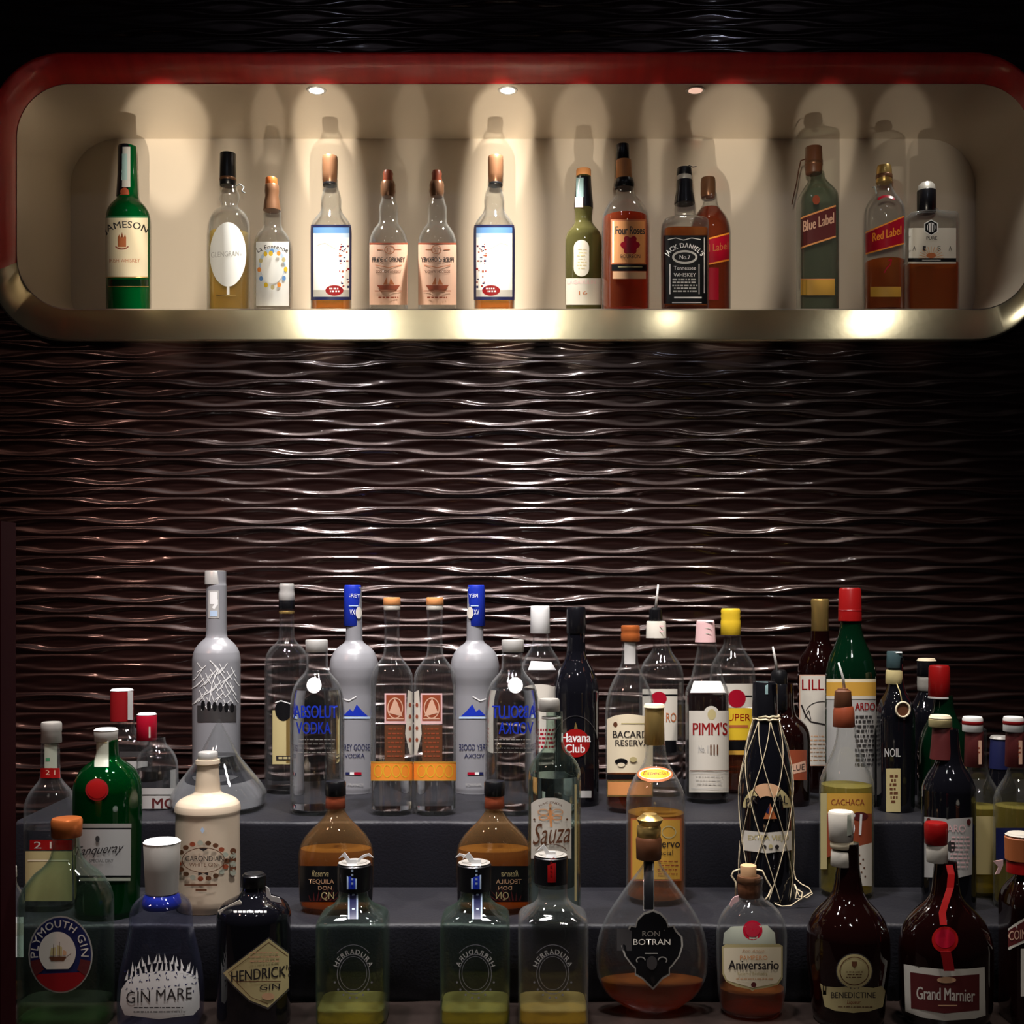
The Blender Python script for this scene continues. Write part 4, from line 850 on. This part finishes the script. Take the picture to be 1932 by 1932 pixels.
bottle('tequila_bottle', 'clear tequila bottle with silver cap and arched white label with agave plant', None, Z2, 1046, 1752,
 [(1342, 15.5), (1400, 17), (1412, 22), (1424, 32), (1438, 43), (1450, 48), (1470, 50), (1752, 50)], 'clear_green', liq=(1462, 'water'),
 caps=[('cap', 'dull_silver', [(1318, 18.5), (1323, 19.5), (1342, 19.5)], 1036.5), ('thread_ring', 'silver', [(1352, 18.5), (1356, 18.5)], 1040)],
 labels=[('label', [Po([(1002, 1620), (1002, 1516), (1012, 1509), (1028, 1505), (1046, 1505), (1064, 1509), (1078, 1517), (1078, 1620)], 'pale'), Po([(1038, 1560), (1042, 1560), (1041, 1530), (1038, 1522), (1035, 1530)], 'orange_tan'),
   Ri(1025, 1532, 11, 6, 2.2, 'tan'), Ri(1052, 1532, 11, 6, 2.2, 'tan'), Ri(1026, 1543, 10, 5, 2, 'orange_tan'), Ri(1051, 1543, 10, 5, 2, 'orange_tan'), El(1038, 1520, 3, 4, 'tan'), AR('HACIENDA', 1039, 1552, 36, 36, 125, 55, 4, 'brown'),
   T('Sauza', 1005, 1552, 1076, 1592, 'brown', shear=.35, bold=.0, slope=-5), Ri(1040, 1612, 32, 20, 1.2, 'brown', 20, 160), El(1008, 1546, 2, 2, 'brown'), El(1070, 1546, 2, 2, 'brown')]),
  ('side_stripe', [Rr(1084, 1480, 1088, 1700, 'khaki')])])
bottle('tequila_bottle', 'gold-necked tequila bottle with oval neck label and yellow label, behind the teardrop decanter', None, Z2, 1237, 1712,
 [(1405, 18), (1425, 20), (1440, 24), (1452, 31), (1466, 40), (1482, 48), (1500, 54), (1520, 55.5), (1712, 55.5)], 'clear', liq=(1532, 'bronze'),
 caps=[('neck_foil', 'gold', [(1334, 18), (1404, 19.5)], 1234.5), ('cap_top', 'cream', [(1328, 18.5), (1335, 20)], 1234.5)],
 labels=[('neck_label', [El(1236, 1461, 34, 15, 'rust'), El(1236, 1460, 31, 11, 'cream'), El(1236, 1460, 28, 9, 'yellow'), T('Especial', 1213, 1455, 1261, 1464, 'redbrown', shear=.2)]),
  ('label', [Rr(1190, 1544, 1286, 1662, 'rust'), Rr(1193, 1547, 1283, 1659, 'mustard'), Ri(1262, 1570, 14, 12, 2, 'khaki'), T('Cuervo', 1226, 1584, 1283, 1599, 'ink', bold=.01), T('Especial', 1222, 1604, 1270, 1616, 'ink')]+smalltext(1240, 1624, 1280, 4, 8, 2, 'redbrown', 5))])
def net(bt):
    """string net tied round the bottle: crossing zigzag strands with knots"""
    z1 = CZ+(HZ-1356)/F*bt.Y; z0 = bt.zbot+.006; parts = []; N = 7; M = 36
    for k in range(N):
        for sgn in (1, -1):
            pts = []
            for i in range(M+1):
                t = i/M; z = z1+(z0-z1)*t; a = 2*math.pi*k/N+sgn*(math.pi/N)*(1-abs(((t*4.5) % 2)-1))*1.0
                r = bt.R(z)+.0014; pts.append((r*math.cos(a+.3), r*math.sin(a+.3), z-bt.Zt))
            parts.append(tube(pts, .00065, 4))
    for ring in (0, 1):
        z = z1+ring*.004; r = bt.R(z)+.002
        parts.append(tube([(r*math.cos(a), r*math.sin(a), z-bt.Zt+.001*math.sin(a*9)) for a in [i*math.pi/12 for i in range(24)]], .0016, 5, True))
    V, Fc = joinvf(parts); nt = linkm('string_net', mesh_from(V, Fc), MT['string'], bt.root)
    pts = [px_l(bt, x, y, d) for x, y, d in ((1493, 1600, .1), (1497, 1640, .2), (1501, 1658, .6), (1512, 1668, .8), (1526, 1675, .9), (1533, 1686, 1), (1522, 1694, 1.1), (1508, 1691, 1.1), (1500, 1672, .9))]
    V, Fc = joinvf([tube(pts, .0009, 5), tube([px_l(bt, x, y, d) for x, y, d in ((1462, 1705, 1.05), (1475, 1710, 1.1), (1492, 1709, 1.15), (1508, 1698, 1.15), (1520, 1690, 1.1), (1530, 1684, 1))], .0009, 5),
      tube([px_l(bt, x, y, d) for x, y, d in ((1499, 1668, .8), (1504, 1680, 1), (1500, 1695, 1.1), (1512, 1697, 1.15), (1514, 1684, 1.1), (1505, 1678, 1))], .0011, 5)])
    linkm('string_tassel', mesh_from(V, Fc), MT['string'], nt)
bottle('rum_bottle', 'black rum bottle wrapped in a string net with tassel', None, Z2, 1446, 1712,
 [(1290, 20), (1350, 21), (1362, 24), (1385, 31), (1410, 38), (1440, 44), (1470, 48), (1500, 49.5), (1712, 49.5)], 'black_glass',
 caps=[('capsule', 'black_foil', [(1286, 21.5), (1352, 23)], 1442)],
 labels=[('tax_strip', [Rr(1421, 1286, 1449, 1310, 'teal'), Rr(1420, 1310, 1431, 1344, 'grey_paper')], 'capsule'),
  ('emblem_label', [Ri(1447, 1525, 46, 47, 24, 'tan', 55, 125), Ri(1447, 1525, 46, 44, 15, 'khaki', 125, 178), Ri(1447, 1525, 46, 44, 15, 'khaki', 2, 55), Po([(1440, 1545), (1466, 1545), (1453, 1516)], 'rust'), Po([(1445, 1532), (1453, 1518), (1450, 1536)], 'navy'), T('BR', 1407, 1503, 1428, 1520, 'ink', bold=.03, slope=-9), T('AL', 1466, 1500, 1486, 1514, 'ink', bold=.03, slope=7)]),
  ('band_label', [Po([(1400, 1566), (1446, 1571), (1494, 1567), (1494, 1604), (1446, 1610), (1402, 1604)], 'pale'), T('EXTRA VIEJO', 1411, 1576, 1488, 1588, 'khaki', bold=.03), El(1442, 1598, 4, 4, 'ink'), El(1454, 1597, 4, 4, 'khaki'), El(1466, 1598, 4, 4, 'ink')])], extra=net)
bottle('rum_bottle', 'clear bottle with pour spout and yellow, dark red and white label on the middle step', None, Z2, 1597, 1700,
 [(1369, 17), (1395, 19.5), (1412, 24), (1435, 34), (1458, 44), (1475, 49), (1495, 50), (1700, 50)], 'clear', liq=(1480, 'olive_liquid'),
 caps=[('pourer_stopper', 'brown', [(1299, 10), (1304, 15), (1334, 17)], 1590.5), ('neck_foil', 'redbrown', [(1332, 17.5), (1342, 19.5), (1371, 20.5)], 1592)],
 labels=[('label', [Rr(1558, 1497, 1645, 1535, 'mustard'), T('CACHACA', 1568, 1508, 1631, 1519, 'redbrown', bold=.01), Rr(1548, 1497, 1560, 1640, 'khaki'), Po([(1560, 1535), (1645, 1535), (1645, 1590), (1618, 1597), (1560, 1618)], 'redbrown'), El(1622, 1540, 16, 8, 'maroon'), T('51', 1598, 1536, 1626, 1576, 'white', bold=.02, shear=.1),
   Po([(1645, 1590), (1618, 1597), (1590, 1607), (1590, 1670), (1645, 1672)], 'pale')]+[Rr(1620+(i*7) % 12, 1612+i*8, 1623+(i*7) % 12, 1615+i*8, 'brown') for i in range(6)])],
 extra=pourer([(1593, 1300), (1591, 1280), (1582, 1250)]))
bottle('liqueur_bottle', 'dark liqueur bottle with cork-coloured cap and white label behind the red-ribboned bottle', None, Z2, 1790, 1722,
 [(1375, 17), (1420, 21), (1440, 26), (1455, 35), (1470, 43), (1490, 48.5), (1722, 49)], 'black_glass',
 caps=[('cap', 'khaki', [(1353, 19), (1357, 21), (1371, 21)], 1774), ('cap_top', 'cream', [(1349, 18.5), (1355, 21)], 1774), ('neck_foil', 'maroon', [(1370, 18), (1400, 20), (1432, 23)], 1778)],
 labels=[('tax_strip', [Rr(1754, 1373, 1776, 1438, 'pink'), Rr(1757, 1378, 1766, 1432, 'grey_paper')], 'neck_foil'),
  ('label', [Po([(1744, 1541), (1790, 1545), (1835, 1542), (1834, 1650), (1805, 1657), (1744, 1655)], 'grey_paper'), El(1795, 1597, 8, 11, 'dark_silver'), El(1752, 1549, 4, 6, 'maroon'), El(1828, 1551, 4, 6, 'maroon'), T('AMARO', 1762, 1556, 1822, 1570, 'pink')]+smalltext(1792, 1578, 1830, 8, 8, 3, 'pink', 6))])
for cx, bs, cc, lb, g in ((1837, 1696, 1835, 'yellow-green bottle with striped cap, left of the two striped-cap bottles', 'striped-cap liqueur bottles'), (1920, 1722, 1912, 'yellow bottle with red and white striped cap at the right edge of the photo', 'striped-cap liqueur bottles')):
    bottle('liqueur_bottle', lb, g, Z2, cx+(8 if cx < 1900 else 0), bs,
     [(1375, 15), (1445, 17), (1462, 21), (1480, 31), (1496, 39), (1512, 43), (bs, 43)], 'clear', liq=(1520, 'olive_liquid'),
     caps=[('cap', 'white', [(1352, 17.5), (1357, 18.5), (1380, 18.5)], cc), ('cap_band', 'dim_red', [(1359, 18.9), (1367, 18.9)], cc), ('neck_foil', 'maroon', [(1379, 16.5), (1446, 18)], cc+3)],
     labels=[('neck_label', [Rr(cc-14, 1397, cc+17, 1442, 'pinktan')]+smalltext(cc-11, 1402, cc+14, 4, 8, 3, 'redbrown', 3), 'neck_foil'), ('label', [Rr(cc+(8 if cx < 1900 else -34), 1562, cx+60, 1622, 'navy')] if cx > 1900 else [Rr(1842, 1540, 1880, 1650, 'khaki')])])
bottle('liqueur_bottle', 'dark blue-necked bottle with silver cap top between the two striped-cap bottles', None, Z1, 1886, 1520,
 [(1400, 15), (1450, 18), (1470, 24), (1490, 30), (1520, 30)], 'black_glass',
 caps=[('neck_foil', 'navy', [(1393, 16.5), (1450, 19)], 1886), ('cap_top', 'silver', [(1388, 16), (1394, 18)], 1886)])

# ================================================================== COUNTER, FRONT ROW
def ship(x, y): return [Po([(x-16, y+8), (x+18, y+8), (x+12, y+16), (x-12, y+16)], 'brown'), Po([(x-14, y+6), (x-12, y-8), (x-3, y-10), (x-3, y+6)], 'khaki'), Po([(x-1, y+6), (x, y-14), (x+9, y-10), (x+9, y+6)], 'khaki'), Po([(x+10, y+5), (x+11, y-5), (x+17, y-2), (x+17, y+5)], 'tan'), Li([(x-8, y+8), (x-7, y-16)], 1, 'brown'), Li([(x+4, y+8), (x+4, y-20)], 1, 'brown'), Li([(x+18, y+8), (x+26, y+2)], 1, 'brown')]
bottle('gin_bottle', 'pale green gin bottle with copper cap and round navy and red ship label', None, Z3, 125, 1945,
 [(1576, 24), (1600, 25.5), (1618, 30), (1632, 40), (1645, 55), (1660, 68), (1680, 79), (1700, 84), (1945, 85)], 'clear_green', liq=(1885, 'greenish'), n=3.4, depth=.62,
 caps=[('cap', 'copper', [(1543, 27), (1548, 28.5), (1578, 27.5)], 126)],
 labels=[('label', [El(114, 1801, 61, 73, 'dull_silver'), El(114, 1801, 58, 70, 'navy'), Po([(114+58*math.cos(math.radians(a)), 1801+70*math.sin(math.radians(a))) for a in range(28, 153, 6)], 'dim_red'),
   Ri(114, 1801, 58, 70, 20, 'maroon', 190, 215), Ri(114, 1801, 58, 70, 20, 'maroon', 325, 350), Po([(108+35*math.cos(math.radians(a)), 1797+39*math.sin(math.radians(a))) for a in list(range(125, 416, 8))], 'pale'),
   AR('PLYMOUTH GIN', 112, 1801, 41, 51, 186, -4, 14, 'pale', bold=.02, space=1.15)]+ship(108, 1797))])
bottle('gin_bottle', 'blue-necked clear gin bottle with silver cap and white leaf print', None, Z3, 304, 1958,
 [(1676, 27), (1686, 32), (1696, 44), (1708, 53), (1722, 56), (1745, 57), (1790, 65), (1840, 74), (1880, 77), (1915, 76), (1958, 68)], 'blue_glass', n=2.8, depth=.85,
 caps=[('cap', 'dull_silver', [(1588, 34), (1640, 32), (1684, 30)], 305.5), ('cap_top', 'white', [(1584.5, 32.5), (1589, 34.6)], 305.5), ('neck_glass', 'blue', [(1683, 29), (1690, 33), (1703, 36), (1712, 34)], 305)],  # white top of the silver cap: light from above, as colour
 labels=[('leaf_print', [Po([(228, 1868), (240, 1850), (262, 1838), (300, 1832), (345, 1832), (372, 1842), (379, 1862), (378, 1900), (365, 1915), (300, 1923), (235, 1915), (226, 1895)], 'etch_white')]+
   [Po([(x-3, y+9), (x+4*math.cos(i), y-12), (x+3, y+8)], 'etch_white') for i, (x, y) in enumerate([(238+j*9.5, 1845-22*math.sin(math.pi*(j+1)/17)) for j in range(15)])]+
   [Po([(x-3, y+9), (x+5*math.sin(i*2), y-10), (x+3, y+8)], 'etch_white') for i, (x, y) in enumerate([(250+j*10.5, 1830-22*math.sin(math.pi*(j+1)/12)) for j in range(11)])]+
   [Po([(x, y), (x+6*math.cos(a), y+6*math.sin(a)), (x+2.4*math.cos(a+1.4), y+2.4*math.sin(a+1.4))], 'navy') for x, y, a in [(234+(i*17) % 138, 1832+(i*11) % 38, i*1.9) for i in range(44)]]+
   [T('GIN MARE', 238, 1867, 362, 1889, 'ink', bold=.0, slope=-9)]+smalltext(250, 1900, 350, 2, 8, 2, 'dark_silver', 5))])
bottle('gin_bottle', 'squat black gin bottle with cream diamond label', None, Z3, 479, 1952,
 [(1655, 21), (1678, 22), (1686, 27), (1694, 40), (1702, 56), (1712, 65), (1728, 69), (1952, 69)], 'black_glass',
 caps=[('cap', 'black', [(1647, 19), (1651, 22), (1672, 23)], 479)],
 labels=[('label', [Po([(418, 1836), (507, 1768), (546, 1797), (546, 1868), (506, 1905), (470, 1890), (440, 1862)], 'dark_silver'), Po([(421, 1836), (507, 1771), (545, 1800), (545, 1864), (506, 1901), (471, 1887), (442, 1860)], 'khaki'), Li([(430, 1836), (507, 1778), (543, 1804)], 1, 'brown'), Li([(432, 1838), (474, 1882), (506, 1894)], 1, 'brown'),
   T("HENDRICK'S", 436, 1826, 552, 1847, 'ink', bold=.02, slope=-12), T('GIN', 490, 1857, 528, 1867, 'ink', bold=.02, slope=-3), Rr(446, 1851, 530, 1852.5, 'brown')]+smalltext(470, 1796, 528, 3, 8, 3, 'tan', 7)+[El(506, 1880, 12, 7, 'tan')]),
  ('shoulder_print', smalltext(440, 1718, 506, 1, 5, 4, 'etch_white', 21))],
 extra=lambda bt: (disc_poly(bt, 'shoulder_tag_glint', [(411, 1719), (452, 1698), (457, 1705), (416, 1728)], .55, 'pale'), disc_poly(bt, 'shoulder_tag_glint', [(501, 1672), (507, 1676), (511, 1690), (527, 1694), (531, 1704), (512, 1700), (503, 1692)], .5, 'grey_paper')))  # the tilted tag, then a highlight on the right shoulder cut as a shape
for cx, s, rc, lq, lb in ((666.5, 1, 'blue', 'gold_liquid', 'square clear tequila bottle with blue strip over its cap, left of the pair'), (897, -1, 'blue', 'gold_liquid', 'square clear tequila bottle with blue strip over its cap, right of the pair'),
                   (1043, 1, 'red', 'gold_liquid', 'square clear tequila bottle with red strip over its cap')):
    third = rc == 'red'; by = 20 if third else 0
    ec = [AR('HERRADURA', cx, 1838, 31, 38, 160, 20, 9, 'etch_white', bold=.01, space=1.25), Ri(cx, 1838, 31, 38, 1.2, 'etch'), Ri(cx, 1836, 26, 32, 1, 'etch'), Ri(cx, 1838, 44, 56, 1.2, 'etch', 45, 135)]+\
       [El(cx+37*math.cos(a), 1838+45*math.sin(a), 2, 2, 'etch') for a in [math.radians(20+i*20) for i in range(8)]]
    if s < 0: ec = flip_shapes(ec, cx)
    capc = cx+2*s if not third else 1039.5
    t0 = 1628 if not third else 1613; t1 = 1678 if not third else 1665; sx = capc-4*s if not third else 1040
    def ext(bt, s=s, sx=sx, t0=t0, capc=capc, third=third):
        disc_poly(bt, 'paper_tuft', [(sx-9, t0+1), (sx-9*0-16, t0-12), (sx-26, t0-8), (sx-20, t0-15), (sx-14, t0-20), (sx-4, t0-6), (sx+8, t0-6), (sx+10, t0+1)], .25, 'white')
        if not third: disc_poly(bt, 'paper_tuft', [(sx+8*s, t0-3), (sx+18*s, t0-14), (sx+32*s, t0-18), (sx+40*s, t0-10), (sx+30*s, t0-13), (sx+18*s, t0-8), (sx+12*s, t0+1)], .2, 'white')
    bottle('tequila_bottle', lb, None if third else 'square tequila bottles with blue strips', Z3, cx, 1948,
     [(t1-4, 27), (1690, 28), (1702, 34), (1714, 46), (1724, 60), (1730, 64), (1738, 65.5), (1948, 65)], 'clear_green' if not third else 'clear', n=5.5, depth=.95, liq=(1890, lq),
     caps=[('cap', 'black', [(t0-1, 29), (t0+3, 32), (t1, 31.5)], capc), ('cap_top', 'dull_silver', [(t0-4, 24), (t0, 30)], capc)],
     labels=[('tax_strip', [Rr(sx-10, t0-1, sx+9, t1, 'paleblue' if not third else 'dim_red'), Rr(sx-7, t0-1, sx+6, t1, 'blue' if not third else 'red')]+[Rr(sx-2, t0+5+i*8, sx+2, t0+9+i*8, 'paleblue' if not third else 'dim_red') for i in range(5)]+[Rr(sx-10, t0-1, sx+9, t0+6, 'white')], 'cap'),
       ('etched_emblem', ec)]+([('lower_tax_strip', [Rr(sx-8, 1681, sx+11, 1734, 'paleblue'), Rr(sx-5, 1681, sx+8, 1734, 'navy')]+[El(sx+2, 1688+i*9, 2.5, 2.5, 'paleblue') for i in range(5)])] if not third else []), extra=ext)
bottle('rum_decanter', 'teardrop glass rum decanter with black badge label edged in silver', None, Z3, 1230, 1916,
 [(1618, 14), (1630, 17), (1645, 27), (1670, 46), (1700, 67), (1730, 86), (1765, 100), (1800, 105), (1830, 104), (1858, 95), (1878, 80), (1892, 60), (1900, 48), (1908, 44), (1916, 50)], 'clear', liq=(1848, 'rum'), depth=.42, cat='decanter',
 caps=[('stopper', 'brown', [(1578, 23), (1584, 24.5), (1620, 23.5)], 1224), ('stopper_ring', 'gold', [(1556, 21), (1562, 23), (1579, 22)], 1224), ('glass_knob', 'gold', [(1535, 14), (1545, 25), (1556, 20)], 1226)],
 labels=[('neck_stem', [Rr(1215, 1624, 1233, 1716, 'black'), Rr(1214, 1622, 1217, 1718, 'dull_silver'), Rr(1231, 1622, 1234, 1718, 'dull_silver')]),
  ('side_label', [Rr(1164, 1752, 1192, 1794, 'dark_silver')]),
  ('label', [Po([(x, y) for x, y in [(1232, 1716), (1247, 1722), (1258, 1734), (1262, 1748), (1272, 1746), (1277, 1756), (1288, 1768), (1289, 1785), (1283, 1805), (1270, 1822), (1264, 1828), (1264, 1840), (1250, 1848), (1238, 1862), (1232, 1868), (1226, 1862), (1212, 1848), (1198, 1840), (1198, 1828), (1190, 1820), (1178, 1804), (1172, 1785), (1174, 1768), (1184, 1756), (1188, 1746), (1198, 1748), (1202, 1734), (1214, 1722)]], 'dull_silver'),
   Po([(1231+(x-1231)*.94, 1788+(y-1788)*.94) for x, y in [(1232, 1716), (1247, 1722), (1258, 1734), (1262, 1748), (1272, 1746), (1277, 1756), (1288, 1768), (1289, 1785), (1283, 1805), (1270, 1822), (1264, 1828), (1264, 1840), (1250, 1848), (1238, 1862), (1232, 1868), (1226, 1862), (1212, 1848), (1198, 1840), (1198, 1828), (1190, 1820), (1178, 1804), (1172, 1785), (1174, 1768), (1184, 1756), (1188, 1746), (1198, 1748), (1202, 1734), (1214, 1722)]], 'black'),
   T('RON', 1212, 1757, 1245, 1767, 'pale', bold=.0), T('BOTRAN', 1195, 1772, 1265, 1783, 'pale', bold=.0), Rr(1217, 1798, 1241, 1800, 'dull_silver'), Ri(1209, 1812, 9, 7, 2, 'dull_silver', 0, 220), Ri(1250, 1812, 9, 7, 2, 'dull_silver', -40, 180), El(1230, 1817, 10, 13, 'dark_silver')])])
bottle('rum_bottle', 'round-bodied rum bottle with cork, red wax seal and shield-shaped cream label', None, Z3, 1418, 1930,
 [(1655, 21), (1662, 22), (1668, 20), (1690, 20), (1697, 27), (1706, 40), (1722, 54), (1742, 63), (1765, 66), (1850, 64), (1900, 58), (1930, 50)], 'clear', liq=(1862, 'rum'), depth=.8,
 caps=[('cork', 'cork', [(1632, 15), (1670, 14)], 1412), ('neck_ring', 'bronze_metal', [(1652, 22), (1660, 23), (1666, 21.5)], 1413), ('neck_foil', 'brown', [(1665, 21), (1692, 21)], 1413)],
 labels=[('upper_label', [Po([(1364, 1782), (1366, 1760), (1380, 1748), (1448, 1746), (1462, 1760), (1464, 1782)], 'greygreen')]), ('wax_seal', [El(1420, 1755, 18.5, 18.5, 'crimson'), El(1420, 1754, 14, 14, 'rose')]),
  ('label', [Po([(1362, 1786), (1370, 1781), (1470, 1781), (1477, 1785), (1477, 1845), (1468, 1858), (1445, 1864), (1424, 1867), (1420, 1870), (1414, 1866), (1390, 1862), (1370, 1852), (1363, 1838)], 'khaki'), Po([(1365, 1788), (1474, 1787), (1474, 1843), (1466, 1855), (1420, 1864), (1372, 1850), (1366, 1836)], 'cream'),
   T('Ron Anejo', 1400, 1791, 1442, 1799, 'tan', shear=.3), T('PAMPERO', 1396, 1803, 1448, 1811, 'orange_tan'), T('Aniversario', 1374, 1812, 1469, 1829, 'ink', bold=.03), T('Reserva Exclusiva', 1392, 1834, 1448, 1840, 'khaki'), El(1422, 1858, 5, 5, 'maroon')]+smalltext(1388, 1846, 1460, 1, 5, 2, 'tan', 3))],
 extra=lambda bt: (add_tube(bt, 'neck_cord', [px_l(bt, x, y, d) for x, y, d in ((1396, 1640, .3), (1384, 1644, .4), (1380, 1652, .4), (1388, 1664, .45), (1388, 1690, .5))], .0012, 'string'), add_tube(bt, 'neck_cord', [px_l(bt, x, y, d) for x, y, d in ((1427, 1641, .35), (1438, 1643, .4), (1446, 1660, .4), (1456, 1675, .4), (1450, 1690, .5), (1444, 1698, .55))], .0012, 'string'),
   disc_poly(bt, 'cord_tag', [(1376, 1708), (1380, 1698), (1386, 1692), (1394, 1690), (1394, 1700), (1384, 1706), (1380, 1712)], .6, 'pink')))
bottle('liqueur_bottle', 'dark red-brown liqueur bottle with cream cap, bulbous body and round seal label over a scroll', None, Z3, 1600, 1950,
 [(1590, 20), (1635, 21), (1650, 23), (1680, 28), (1698, 38), (1715, 54), (1735, 68), (1760, 76), (1800, 77), (1860, 71), (1910, 66), (1950, 64)], 'brown_glass',
 caps=[('cap', 'pale', [(1530, 22.5), (1534, 24), (1586, 22)], 1587), ('cap_ring', 'cream', [(1584, 21), (1592, 21.5), (1600, 21)], 1588), ('neck_band', 'pale', [(1604, 20.5), (1633, 21.5)], 1589)],
 labels=[('cap_print', [Po([(1592, 1540), (1606, 1536), (1607, 1575), (1598, 1578)], 'greygreen')], 'cap'), ('seal_label', [El(1612, 1832, 35, 34, 'dark_silver'), El(1612, 1832, 33, 32, 'khaki'), Ri(1612, 1832, 28, 27, 1.5, 'brown'), Po([(1607, 1814), (1617, 1814), (1617, 1821), (1612, 1826), (1607, 1821)], 'brown')]+smalltext(1596, 1833, 1628, 3, 5, 1.5, 'brown', 4)),
  ('label', [Po([(1547, 1855), (1556, 1861), (1578, 1863), (1612, 1860), (1648, 1864), (1664, 1860), (1671, 1870), (1666, 1900), (1640, 1908), (1610, 1911), (1575, 1907), (1556, 1899)], 'khaki'), T('BENEDICTINE', 1568, 1872, 1652, 1883, 'ink', bold=.01), T('Liqueur', 1598, 1887, 1624, 1896, 'redbrown', shear=.2)]+smalltext(1580, 1899, 1646, 1, 4, 1.5, 'brown', 8))])
def gm(bt):
    ribbon(bt, 'ribbon', [(1791, 1632, .34), (1795, 1650, .45), (1793, 1675, .55), (1785, 1700, .7), (1778, 1722, .82), (1780, 1745, .95)], 13, 'red')
    ribbon(bt, 'ribbon', [(1784, 1795, 1.03), (1788, 1812, 1.04), (1791, 1832, 1.05)], 20, 'dim_red')
bottle('liqueur_bottle', 'broad dark liqueur bottle with red ribbon, wax seal and maroon label framed in white', None, Z3, 1784, 1955,
 [(1625, 20), (1655, 23), (1685, 27), (1700, 36), (1718, 55), (1738, 72), (1760, 82), (1790, 87), (1890, 86), (1930, 82), (1955, 74)], 'brown_glass', depth=.8,
 caps=[('cap', 'red', [(1551, 20), (1556, 21.5), (1592, 20.5)], 1766), ('cap_band', 'pale', [(1591, 19.5), (1626, 19)], 1768)],
 labels=[('tax_strip', [Po([(1745, 1572), (1756, 1576), (1757, 1626), (1748, 1630)], 'teal')], 'cap_band'), ('wax_seal', [El(1783, 1773, 25, 25, 'red'), El(1783, 1771, 19, 18, 'crimson')]),
  ('label', [Po([(1705, 1819), (1740, 1825), (1782, 1829), (1825, 1828), (1858, 1825), (1860, 1916), (1840, 1922), (1782, 1926), (1740, 1920), (1708, 1908)], 'pale'), Po([(1717, 1834), (1782, 1843), (1848, 1838), (1848, 1906), (1782, 1912), (1719, 1902)], 'maroon'),
   T('Grand Marnier', 1729, 1864, 1839, 1888, 'pale', bold=.02, slope=5), El(1786, 1849, 18, 6, 'tan'), Rr(1770, 1896, 1806, 1898, 'tan')])], extra=gm)
bottle('liqueur_bottle', 'dark liqueur bottle with orange-red cap and diagonal neck band, cut off by the right edge', None, Z3, 1942, 1940,
 [(1642, 24), (1652, 27), (1665, 35), (1685, 44), (1705, 48), (1940, 48)], 'brown_glass', n=4,
 caps=[('cap', 'rust', [(1574, 25), (1580, 29), (1622, 28)], 1926), ('neck_foil', 'red', [(1620, 27), (1646, 28)], 1928), ('cap_top', 'pale', [(1571, 24), (1576, 28)], 1926)],
 labels=[('tax_strip', [Rr(1899, 1578, 1911, 1618, 'teal')], 'cap'), ('label', [Po([(1899, 1752), (1940, 1728), (1980, 1728), (1980, 1776), (1940, 1776), (1902, 1792)], 'pale'), Po([(1900, 1757), (1940, 1733), (1980, 1733), (1980, 1770), (1940, 1770), (1902, 1787)], 'maroon'), T('COINTREAU', 1904, 1752, 1978, 1770, 'pinktan', slope=-10), Rr(1926, 1790, 1980, 1880, 'pale')])],
 extra=lambda bt: disc_poly(bt, 'torn_tag', [(1874, 1625), (1893, 1622), (1893, 1632), (1886, 1648), (1878, 1650), (1884, 1636)], .45, 'pink'))
bottle('gin_bottle', 'clear bottle with white label, cut off behind the upright at the left edge', None, Z3, 20, 1900,
 [(1642, 10), (1665, 11), (1675, 15), (1690, 22), (1710, 25), (1900, 25)], 'clear', liq=(1850, 'rum'),
 caps=[('cap', 'dull_silver', [(1634, 11), (1655, 11.5)])], labels=[('label', [Rr(-5, 1730, 45, 1742, 'white'), Rr(-5, 1765, 45, 1806, 'white'), Rr(-5, 1742, 45, 1765, 'pale')])])
# ================================================================== NICHE DOWNLIGHTS
for i, (x, e, lb) in enumerate(((597, 17, 'small round downlight in the niche ceiling, left of the two bright ones'), (958, 20, 'small round downlight in the niche ceiling, right of the two bright ones'), (1312, .5, 'dim round downlight in the niche ceiling right of the two bright ones'), (1762, 2.0, 'round downlight in the niche ceiling at its right end'))):
    Y = 2.112; X = (x-966)/F*Y; zc = NZ1
    lamp('SPOT', (X, Y-.02, zc-.010), (X, Y-.13, zc-.4), e, (1, .96, .88), .012, 112 if i < 2 else 100, .6)
    if i == 3: continue
    root = bpy.data.objects.new('downlight', None); COL.objects.link(root); root.location = (X, Y, zc); tag(root, lb, 'ceiling light', 'niche downlights')
    V, Fc = lathe([(-.0012, .013), (-.0016, .017), (-.0004, .018)], 1, 2, 24, capb=False); linkm('trim_ring', mesh_from(V, Fc), MT['silver'], root)
    V, Fc = lathe([(-.0022, .011), (-.0012, .013), (-.0004,.013)], 1, 2, 24); linkm('lens', mesh_from(V, Fc), MT['lens' if i < 2 else 'lens_dim'], root)
